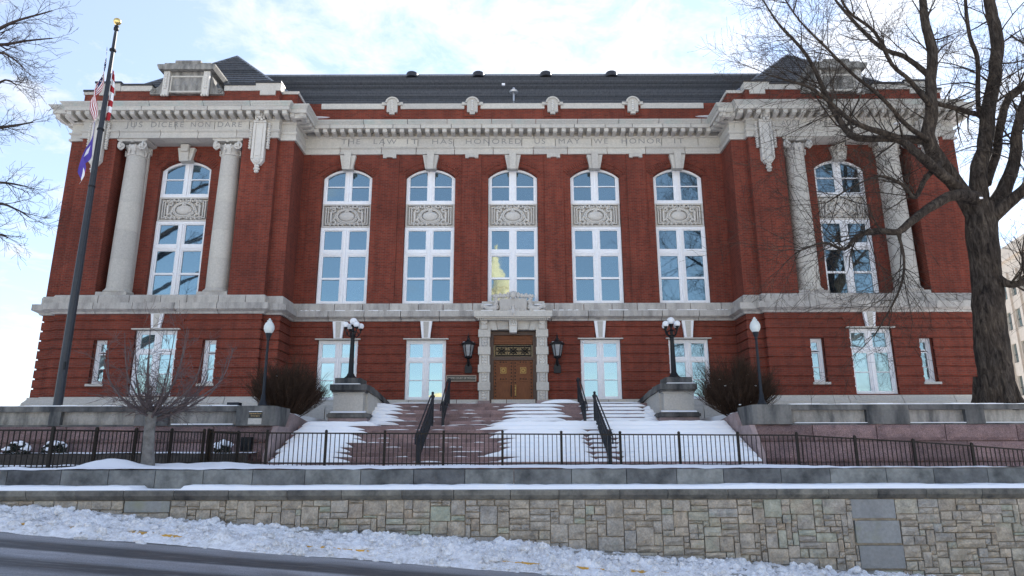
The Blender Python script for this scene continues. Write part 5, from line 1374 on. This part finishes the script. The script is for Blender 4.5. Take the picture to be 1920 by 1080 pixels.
# ================================================================ trees
BIG={'trunk':[(17.44,25,3.39,0.789),(17.5,25,3.87,0.716),(17.62,25,4.74,0.683),(17.69,25,6.2,0.653),(17.85,25,7.81,0.623),(17.94,25,8.94,0.589),(18.06,25,10.28,0.637),(18.14,25,11.37,0.581)],
 'L1':[(17.95,25,10.93,0.455),(17.35,25,12.15,0.376),(16.81,24.9,13.08,0.357),(16.43,24.8,13.88,0.337),(16.71,24.8,15.04,0.298),(16.92,24.8,16.58,0.259),(17.18,24.8,17.92,0.24),(17.16,24.9,19.11,0.21),(17.28,25,20.45,0.18),(17.33,25,22.02,0.137)],
 'L2':[(17.29,24.6,11.66,0.267),(15.95,24,12.39,0.222),(15.2,23.7,12.84,0.2),(14.6,23.5,13.23,0.18),(13.87,23.3,13.46,0.149),(13.13,23.1,13.59,0.118),(12.48,23,13.85,0.099),(11.76,22.8,14.39,0.083),(10.95,22.6,14.95,0.067),(10.01,22.4,15.16,0.047),(9.31,22.3,15.32,0.029)],
 'L3':[(16.37,24.8,13.9,0.232),(15.31,24.7,13.97,0.189),(14.31,24.8,14.0,0.179),(13.63,25,14.17,0.17),(13.33,25.2,14.79,0.155),(13.13,25.4,15.61,0.142),(12.9,25.5,16.52,0.122),(12.56,25.6,17.87,0.101),(12.12,25.7,18.85,0.082),(11.5,25.8,19.8,0.06),(10.97,26,21.22,0.042)],
 'L4':[(18.25,25.2,11.01,0.5),(18.62,25.4,12.66,0.373),(19.28,25.6,14.26,0.348),(19.84,25.8,15.93,0.333),(20.63,26,18.05,0.319),(21.0,26.1,19.67,0.301),(21.03,26.2,21.07,0.282),(21.18,26.3,23.07,0.239)],
 'L5':[(19.12,25.8,12.48,0.237),(20.06,26.2,13.95,0.21),(20.75,26.5,15.49,0.204),(21.5,26.8,16.86,0.185),(22.31,27,17.46,0.164),(23.68,27.2,18.79,0.143)],
 'L6':[(18.54,25.3,10.82,0.501),(19.3,25.2,11.96,0.336),(19.83,25,13.16,0.274),(20.05,24.8,14.45,0.233),(20.35,24.6,15.38,0.212),(21.17,24.4,17.04,0.171)],
 'L7':[(18.35,24.9,10.68,0.411),(18.91,24.6,11.17,0.286),(19.59,24.2,11.81,0.243),(20.83,23.8,13.05,0.181)],
 'L8':[(17.83,24.7,11.43,0.349),(16.68,24.2,11.37,0.252),(15.32,23.7,10.67,0.206),(14.36,23.4,10.01,0.174),(13.73,23.2,9.58,0.152),(12.87,23,9.57,0.113),(12.05,22.8,9.29,0.093),(11.5,22.7,8.79,0.074),(10.72,22.5,8.96,0.052),(9.78,22.3,8.62,0.033)],
 'L9':[(18.04,24.8,8.42,0.241),(18.29,24.4,7.94,0.177),(18.81,24.2,8.05,0.156),(19.9,24,8.5,0.117)],
 'L10':[(16.92,24.8,16.58,0.173),(16.88,24.9,16.93,0.152),(16.48,25.5,18.07,0.123),(15.86,26,18.83,0.11),(15.3,26.4,20.08,0.094),(14.7,26.8,21.61,0.072),(14.18,27,23.09,0.049)],
 'L11':[(19.64,25.8,15.32,0.155),(19.45,25.9,15.86,0.123),(19.88,26,18.23,0.114),(19.81,26.1,19.49,0.102),(19.99,26.2,21.34,0.085),(20.2,26.3,22.79,0.072)],
 'L12':[(13.73,23.2,9.58,0.076),(13.7,23,8.62,0.06),(13.48,22.9,7.73,0.052),(12.92,22.8,6.76,0.04),(12.16,22.7,5.77,0.025)],
 'L13':[(16.67,24.8,15.62,0.128),(17.77,25.2,15.61,0.119),(19.18,25.8,15.61,0.133)],
 'L14':[(16.79,24.8,12.97,0.188),(15.68,24.2,12.04,0.122),(14.91,23.8,11.13,0.099),(14.24,23.4,11.5,0.078),(13.27,23,11.64,0.058),(12.04,22.6,11.07,0.038),(10.88,22.3,10.35,0.026)],
 'L15':[(16.69,24.7,15.33,0.149),(15.66,24.2,16.22,0.105),(14.81,23.8,16.68,0.092),(14.09,23.4,17.83,0.075),(12.94,23,18.5,0.062),(12.33,22.7,19.69,0.041)],
 'L16':[(16.3,24.6,13.85,0.146),(15.15,24,14.16,0.103),(13.94,23.4,15.07,0.085),(12.81,23,15.74,0.068),(11.81,22.6,16.5,0.056),(10.71,22.3,17.54,0.04),(9.91,22,18.69,0.03)]}
LEFT={'A':[(-22.13,22,14.38,0.229),(-20.71,22,15.88,0.155),(-19.67,22,16.53,0.097),(-18.81,22,17.12,0.063),(-18.18,22,17.46,0.043),(-17.53,22,17.68,0.031),(-17.01,22,17.86,0.02)],
 'B':[(-22.08,22,14.17,0.228),(-20.98,22.5,16.2,0.119),(-19.89,22.5,16.68,0.07),(-18.91,22.5,16.79,0.052),(-18.04,22.5,16.95,0.036),(-17.2,22.5,17.04,0.02)],
 'C':[(-21.9,22,13.34,0.226),(-19.78,21.5,15.13,0.094),(-18.57,21.5,15.72,0.057),(-17.9,21.5,15.68,0.038),(-17.25,21.5,15.17,0.019)],
 'D':[(-21.47,22,11.31,0.24),(-20.04,22,12.51,0.112),(-18.83,22,13.02,0.068),(-17.91,22,13.16,0.049),(-17.27,22,13.28,0.03),(-16.96,22,13.34,0.019)],
 'E':[(-21.09,22,9.56,0.236),(-20.04,22.4,10.88,0.112),(-18.79,22.4,11.17,0.064),(-17.86,22.4,11.21,0.041),(-17.08,22.4,11.07,0.022)],
 'F':[(-20.88,22,8.61,0.234),(-18.82,21.6,9.79,0.089),(-17.62,21.6,10.11,0.054),(-16.79,21.6,9.97,0.036),(-16.18,21.6,9.63,0.018)],
 'G':[(-20.76,22,8.05,0.232),(-19.33,22.2,9.05,0.091),(-18.1,22.2,9.27,0.047),(-17.25,22.2,9.12,0.024)],
 'H':[(-22.36,22,15.45,0.231),(-21.21,22,17.42,0.157),(-20.05,22,18.55,0.079),(-18.7,22,18.77,0.05),(-17.55,22,19.0,0.028)],
 'I':[(-21.68,22,12.31,0.224),(-20.49,22.6,14.29,0.078),(-19.44,22.6,14.93,0.051),(-18.73,22.6,15.37,0.035),(-18.3,22.6,15.15,0.02)]}
SMALL={'trunk':[(-10.39,20,1.55,0.197),(-10.43,20,2.08,0.16),(-10.46,20,2.68,0.146),(-10.46,20,2.94,0.169),(-10.45,20,3.1,0.154)]}
TW = .0046                                # thinnest twig
def twigs(mb, p, d, L, r, lev, rr, droop=0.0, sides=3, nch=5, wild=.5):
    """one branch, then its children"""
    n_ = 5 if lev > 0 else 4; pts = [Vector(p)]; rad = [r]; d = Vector(d).normalized(); seg = L / n_
    for i in range(n_):
        d = (d + Vector((rr.uniform(-1, 1), rr.uniform(-1, 1), rr.uniform(-1, 1))) * .20 * wild * 2 + Vector((0, 0, -droop if lev else droop * -.4))).normalized()
        pts.append(pts[-1] + d * seg); rad.append(max(TW, r * (1 - .72 * (i + 1) / n_)))
    mb.tube(pts, rad, max(3, sides), cap=False)
    if lev <= 0: return
    for k in range(nch):
        f = rr.uniform(.2, 1.0) * n_; i = min(int(f), n_ - 1); q = pts[i].lerp(pts[i + 1], f - i); t = (pts[i + 1] - pts[i]).normalized()
        o = Vector((rr.uniform(-1, 1), rr.uniform(-1, 1), rr.uniform(-1, 1))); o = (o - t * o.dot(t)); o = o.normalized() if o.length > .01 else t.orthogonal()
        ang = rr.uniform(.45, 1.0); nd = t * math.cos(ang) + o * math.sin(ang)
        twigs(mb, q, nd, L * rr.uniform(.38, .68), max(.003, r * (1 - .7 * f / n_) * rr.uniform(.45, .65)), lev - 1, rr, droop, 3, nch, wild)
def smooth_limb(l, rr, sub=4, jit=.05):
    out = []
    for i in range(len(l) - 1):
        p0 = Vector(l[max(i - 1, 0)][:3]); p1 = Vector(l[i][:3]); p2 = Vector(l[i + 1][:3]); p3 = Vector(l[min(i + 2, len(l) - 1)][:3])
        for k in range(sub):
            t = k / sub; q = .5 * ((2 * p1) + (p2 - p0) * t + (2 * p0 - 5 * p1 + 4 * p2 - p3) * t * t + (3 * p1 - p0 - 3 * p2 + p3) * t ** 3)
            r = l[i][3] + (l[i + 1][3] - l[i][3]) * t
            out.append((q + Vector((rr.uniform(-1, 1), rr.uniform(-1, 1), rr.uniform(-1, 1))) * jit * r * 2, r))
    out.append((Vector(l[-1][:3]), l[-1][3])); return out
def knobbly(mb, pr, n_, amp, seed):
    """limb with an uneven, ridged skin"""
    k0 = len(mb.v); mb.tube([p for p, r in pr], [r for p, r in pr], n_)
    for k in range(k0, len(mb.v)):
        i = (k - k0) // n_; p, r = pr[min(i, len(pr) - 1)]; v_ = Vector(mb.v[k]); d = v_ - p
        f = 1 + amp * (noise.noise((v_.x * 1.6 + seed, v_.y * 1.6, v_.z * .8)) + .5 * noise.noise((v_.x * 6, v_.y * 6, v_.z * 1.3 + seed))); mb.v[k] = tuple(p + d * f)
rr = random.Random(17)
bt = thing('bare_shade_tree', 'large bare shade tree with massive trunk in front of the far right pavilion', 'tree', (17.15, 24.5, 3.4))
BIG = {k: [(-.05 + (x + .05) * .98, y * .98, 1.8 + (z - 1.8) * .98, r * (.83 if k == 'trunk' else .79)) for x, y, z, r in l] for k, l in BIG.items()}
tk = M(); knobbly(tk, smooth_limb(BIG['trunk'], rr, 6, .02), 30, .10, 1.0)
for a in (0.2, 1.3, 2.4, 3.6, 4.7, 5.6): tk.tube([(17.15 + .52 * math.cos(a), 24.5 + .52 * math.sin(a), 4.6), (17.15 + .60 * math.cos(a), 24.5 + .60 * math.sin(a), 3.8), (17.15 + .80 * math.cos(a), 24.5 + .80 * math.sin(a), 3.3)], [.08, .14, .14], 7)
tk.build('trunk', 'bark', bt, True)
cw = M()
for name, l in BIG.items():
    if name == 'trunk': continue
    pr = smooth_limb(l, rr); knobbly(cw, pr, 10 if l[0][3] > .2 else 7, .10, rr.random() * 50)
    total = len(pr); start = .3 if l[0][3] < .25 else .42
    per = 30 if name in ('L2', 'L3', 'L8', 'L16', 'L14') else 15
    for k in range(per):
        f = rr.uniform(start, .99); i = min(int(f * (total - 1)), total - 2); q, r = pr[i]; t = (pr[i + 1][0] - pr[i][0]).normalized()
        o = Vector((rr.uniform(-1, 1), rr.uniform(-.8, .8), rr.uniform(-.7, 1))); o = (o - t * o.dot(t)).normalized(); ang = rr.uniform(.5, 1.15)
        nd = t * math.cos(ang) + o * math.sin(ang); br = min(r * .42, .05) * rr.uniform(.5, 1)
        twigs(cw, q, nd, rr.uniform(1.2, 3.1), max(br, .014), 2, rr, .02, 4, 5, .55)
    q, r = pr[-1]; t = (pr[-1][0] - pr[-2][0]).normalized()
    for k in range(3): twigs(cw, q, t + Vector((rr.uniform(-.5, .5), rr.uniform(-.5, .5), rr.uniform(-.3, .5))), rr.uniform(1.2, 2.2), max(.012, r * .7), 2, rr, .02, 4, 5, .6)
cw.build('crown', 'bark', bt, 60)
for (x, y, z), s_ in (((16.7, 24.13, 11.42), .10), ((17.4, 24.0, 11.16), .12), ((14.9, 24.13, 14.3), .10)): M().ell((x, y, z), (s_ * 1.6, s_, s_ * .5), 8, 5).build('snow_patch', 'snow', bt, True)
def side_tree(limbs, trunk, label, name, extra, seed, levels=2):
    rr = random.Random(seed); t = thing(name, label, 'tree', trunk[0][:3]); tk = M(); knobbly(tk, smooth_limb(trunk, rr, 4, .02), 14, .08, seed); tk.build('trunk', 'bark', t, True); c = M()
    for l in limbs:
        pr = smooth_limb(l, rr, 3); knobbly(c, pr, 6, .08, seed)
        for k in range(extra):
            f = rr.uniform(.3, .98); i = min(int(f * (len(pr) - 1)), len(pr) - 2); q, r = pr[i]; tt = (pr[i + 1][0] - pr[i][0]).normalized()
            o = Vector((rr.uniform(-1, 1), rr.uniform(-1, 1), rr.uniform(-1, 1))); o = (o - tt * o.dot(tt)).normalized(); ang = rr.uniform(.35, .8)
            twigs(c, q, tt * math.cos(ang) + o * math.sin(ang), rr.uniform(.6, 1.3), max(.008, r * .4), levels, rr, .0, 3, 4, .45)
        q, r = pr[-1]; twigs(c, q, pr[-1][0] - pr[-2][0], .8, .012, 2, rr, .0, 3, 4, .4)
    c.build('crown', 'twig', t, 60); return t
side_tree([[(l[0][0] - 4.0, l[0][1] - .5, l[0][2] - 1.6, l[0][3]), (l[1][0] - 1.2, l[1][1] - .2, l[1][2] - .4, l[1][3])] + l[2:] for l in LEFT.values()], [(-25.0, 21.5, 3.3, .38), (-25.0, 21.5, 6, .33), (-25.1, 21.5, 8.5, .30), (-25.4, 21.5, 11, .26), (-25.9, 21.5, 13, .22), (-26.4, 21.5, 16, .14), (-26.9, 21.5, 19, .07)],
          'bare tree whose branches reach in at the far left edge of the picture', 'bare_street_tree', 12, 31)
# the small ornamental tree in the snow strip
rr = random.Random(9); st = thing('small_bare_tree', 'small bare ornamental tree with fan of branches by the fence', 'tree', (-9.68, 18.6, 1.5))
tk = M(); knobbly(tk, smooth_limb(SMALL['trunk'], rr, 5, .02), 12, .10, 3); tk.build('trunk', 'palebark', st, True); c = M()
for k in range(17):
    a = k * 2.4 + rr.uniform(-.3, .3); spread = (1.42 if k % 3 else .62) * rr.uniform(.75, 1.15); z0 = rr.uniform(2.75, 3.25)
    b = Vector((-10.45, 20, z0)); hx, hy = math.cos(a), math.sin(a); L_ = rr.uniform(1.3, 2.1) if k % 3 else rr.uniform(1.8, 2.3)
    pts = [b, b + Vector((hx * .30 * spread, hy * .30 * spread, .16)), b + Vector((hx * .75 * spread, hy * .7 * spread, .42 + .1 * (k % 3 == 0))), b + Vector((hx * 1.25 * spread, hy * 1.1 * spread, 1.0 if k % 3 else 1.4)), b + Vector((hx * 1.42 * spread, hy * 1.35 * spread, L_ + .25))]
    pr = smooth_limb([(p.x, p.y, p.z,   .045 * (1 - i * .2)) for i, p in enumerate(pts)], rr, 3, .1); knobbly(c, pr, 6, .1, k)
    for q in range(11):
        f = rr.uniform(.15, .97); i = min(int(f * (len(pr) - 1)), len(pr) - 2); p, r = pr[i]; t = (pr[i + 1][0] - p).normalized()
        o = Vector((rr.uniform(-1, 1), rr.uniform(-1, 1), rr.uniform(-.3, 1))); o = (o - t * o.dot(t)).normalized(); ang = rr.uniform(.4, .9)
        twigs(c, p, t * math.cos(ang) + o * math.sin(ang), rr.uniform(.45, .95), max(.007, r * .42), 1, rr, -.02, 3, 7, .55)
c.build('crown', 'paletwig', st, 60)
for ch in st.children: ch.data.transform(Matrix.Translation((.72, -1.4, .02)) @ Matrix.Translation((-10.4, 20, 1.5)) @ Matrix.Scale(.93, 4) @ Matrix.Translation((10.4, -20, -1.5)))

# ================================================================ flagpole and flags
fp = thing('flagpole', 'tall dark bronze flagpole with gold ball in front of the far left pavilion', 'flagpole', (-16.84, 25.5, 3.4))
p = M(); p.lathe([(.16, 3.4), (.155, 4.5), (.145, 8), (.125, 11), (.10, 15), (.065, 19.2), (.055, 19.45)], (-16.84, 25.5, 0), 18); p.build('pole', 'pole', fp, True)
p = M(); p.lathe([(.07, 19.42), (.10, 19.46), (.10, 19.56), (.07, 19.60), (.09, 19.64), (.03, 19.70)], (-16.84, 25.5, 0), 14); p.build('truck', 'iron', fp, True)
M().ell((-16.84, 25.5, 19.87), .155, 20, 12).build('ball', 'gold', fp, True)
p = M()
for z in (18.45, 14.8, 12.3): p.lathe([(.13, 0), (.135, .04), (.13, .08)], (-16.84, 25.5, z), 12)
p.tube([(-16.74, 25.36, 19.4), (-16.70, 25.32, 12), (-16.66, 25.28, 5.2)], .008, 4); p.box(-16.72, -16.66, 25.30, 25.34, 5.0, 5.3); p.build('halyard', 'iron', fp)
def drape(nu, nv, ztop, hoist, drop, fx, loc, mats, pick, name, seed):
    """a limp flag: the fly hangs down beside the pole in folds"""
    g = M(); rr = random.Random(seed)
    for i in range(nu + 1):
        u = i / nu
        for j in range(nv + 1):
            v_ = j / nv; w = math.sin(u * 9 + v_ * 1.2 + seed); x = fx(u, v_) ; y = -.20 - .10 * math.cos(u * 9.0 + v_ * 2) - .05 * u
            z = ztop - v_ * hoist * (1 - .45 * u) - u * drop * (1 - .12 * v_) - .02 * w
            g.v.append((loc[0] + x, loc[1] + y, z))
    for i in range(nu):
        for j in range(nv): k = i * (nv + 1) + j; g.f.append((k, k + nv + 1, k + nv + 2, k + 1)); g.mi.append(pick((i + .5) / nu, (j + .5) / nv))
    return g
def us(u, v_): return 2 if (u < .42 and v_ < 7 / 13) else (0 if int(v_ * 13) % 2 == 0 else 1)
f1 = thing('national_flag', 'limp red, white and blue striped flag, the upper of two on the flagpole', 'flag', (-16.9, 25.4, 15))
g = drape(60, 39, 18.5, 1.75, 3.0, lambda u, v_: -.07 - .26 * math.sin(min(1, u * 1.6) * 1.57) * (.45 + .55 * v_) + .10 * math.sin(u * 8 + .3) * u + .03 * math.sin(v_ * 9 + u * 5), (-16.84, 25.5), None, us, 'cloth', 1)
k0 = len(g.v); nu, nv = 10, 24                 # a fold of the same cloth hanging on the other side of the pole
for i in range(nu + 1):
    for j in range(nv + 1):
        u, v_ = i / nu, j / nv; g.v.append((-16.80 + .21 * u * math.sin(.4 + v_ * 1.9) ** .6, 25.62 + .05 * math.sin(u * 6 + v_), 17.65 - v_ * 2.35 - .25 * u * (1 - v_)))
for i in range(nu):
    for j in range(nv): k = k0 + i * (nv + 1) + j; g.f.append((k, k + nv + 1, k + nv + 2, k + 1)); g.mi.append(int(j / nv * 7.2) % 2)
cl = g.build('cloth', ['redcloth', 'whitecloth', 'bluecloth'], f1, True)
for q in range(16):
    i, j = 3 + (q % 4) * 5 + (q // 4) % 2, 2 + (q // 4) * 5; v_ = g.v[i * 40 + j]; M().ell((v_[0], v_[1] - .012, v_[2]), (.03, .008, .03), 5, 4).build('star', 'whitecloth', cl)
f2 = thing('state_flag', 'limp violet blue flag with white patches, the lower of two on the flagpole', 'flag', (-16.9, 25.4, 12.4))
def mo_(u, v_):
    if .30 < u < .42 and .3 < v_ < .6: return 1
    if u > .80 and v_ > .35: return 1
    if u > .93: return 0
    return 2
g = drape(40, 30, 15.1, 1.5, 2.2, lambda u, v_: -.08 - .34 * math.sin(min(1, u * 1.5) * 1.57) * (.6 + .4 * v_) + .08 * math.sin(u * 8 + .5) * u, (-16.84, 25.5), None, mo_, 'cloth', 2)
g.build('cloth', ['redcloth', 'whitecloth', 'violet'], f2, True)

# ================================================================ neighbouring buildings
nb = thing('tan_office_building', 'tan stone office building beyond the large tree at the right edge', 'building', (48, 60, 0))
o = Vector((50.4, 70.2)); d = Vector((-1.6, -6.0)).normalized(); nrm_ = Vector((-d.y, d.x)) * -1
if nrm_.x > 0: nrm_ = -nrm_
def wp(t, off, z): p = o + d * t + nrm_ * off; return (p.x, p.y, z)
def slab_w(mb, t0, t1, o0, o1, z0, z1):
    vs = [wp(t, f, z) for z in (z0, z1) for t, f in ((t0, o0), (t1, o0), (t1, o1), (t0, o1))]; mb.add(vs, [(0, 1, 2, 3), (7, 6, 5, 4)] + [(i, 4 + i, 4 + (i + 1) % 4, (i + 1) % 4) for i in range(4)])
w = M(); slab_w(w, -1, 34, -18, -.35, -4, 21.4); w.build('wall_core', 'darkglass', nb)
zw = [(4.4, 6.3), (7.5, 9.4), (10.7, 12.55), (13.9, 15.7), (17.0, 18.4)]
tw = [(.9 + 2.1 * k, 2.2 + 2.1 * k) for k in range(15)]
w = M(); zz = [-4] + [z for p in zw for z in p] + [20.6]
for a, b in zip(zz[::2], zz[1::2]): slab_w(w, -1, 34, -.36, 0, a, b)
tt = [-1] + [t for p in tw for t in p] + [34]
for a, b in zip(tt[::2], tt[1::2]):
    for z0, z1 in zw: slab_w(w, a, b, -.36, 0, z0, z1)
    slab_w(w, a + .15, b - .15, 0, .18, 3.4, 19.4)
w.build('wall', 'tan', nb)
w = M(); slab_w(w, -1.2, 34, -.5, .3, 20.6, 21.0); slab_w(w, -1, 34, -.4, .12, 21.0, 22.0); w.build('cornice', 'tan', nb); w = M(); slab_w(w, -1, 34, 0, .25, 2.6, 3.0); w.build('base_course', 'tan', nb)
for a, b in tw[:7]:
    for z0, z1 in zw:
        w = M(); slab_w(w, a, b, -.24, -.20, z0, z1); wo = w.build('window', 'glass1', nb); w = M(); slab_w(w, (a + b) / 2 - .04, (a + b) / 2 + .04, -.21, -.12, z0, z1); slab_w(w, a, b, -.21, -.13, z0 + .75, z0 + .83); w.build('glazing_bar', 'darkcap', wo)
# the domed building across the street, behind the camera: only its reflection shows in the windows
dm = thing('domed_building', 'sunlit stone dome reflected in the central window', 'building', (-3.1, -95, 0))
p = M(); p.lathe([(9, 12), (9, 28), (8.2, 29.5), (6.2, 32), (3.4, 34.2), (3.1, 34.6), (3.0, 39.6), (3.4, 39.9), (3.4, 40.5), (2.8, 40.8), (2.7, 43.2), (2.2, 45.0), (1.4, 46.4), (1.1, 46.8), (1.1, 48.4), (1.3, 48.6), (.6, 49.6), (.15, 51.5)], (-3.1, -95, 0), 32); p.build('dome', 'capitol', dm, True)
for k in range(12): a = k * math.pi / 6; M().lathe([(.34, 34.6), (.30, 39.6)], (-3.1 + 3.3 * math.cos(a), -95 + 3.3 * math.sin(a), 0), 8).build('column', 'capitol', dm, True)
p = M(); p.box(-42, 34, -110, -84, -3, 12.6); p.box(-22, 6, -112, -80, -3, 13.2)
p.prism([(-20, 13.2), (4, 13.2), (-8, 15.5)], -80.5, -100); p.build('main_block', 'capitol', dm)
def mirror_tree(x, y, seed, label):
    rr = random.Random(seed); t = thing('lawn_tree', label, 'tree', (x, y, 0), 'bare trees reflected in the windows'); tk = M()
    tk.tube([(x, y, -1), (x, y, 3), (x + .2, y, 6)], [.32, .27, .22], 10); tk.build('trunk', 'bark', t, True); c = M()
    for k in range(8):
        a = k * 2.4; L_ = rr.uniform(5, 9); twigs(c, (x + .2, y, rr.uniform(4.5, 6)), (math.cos(a) * .75, math.sin(a) * .75, rr.uniform(.55, 1.4)), L_, .11, 3, rr, 0, 4, 5, .5)
    c.build('crown', 'bark', t, 60)
mirror_tree(-44, -26, 3, 'bare tree mirrored in the far left pavilion windows'); mirror_tree(33, -24, 4, 'bare tree mirrored in the right pavilion windows'); mirror_tree(44, -20, 6, 'bare tree mirrored in the far right windows')
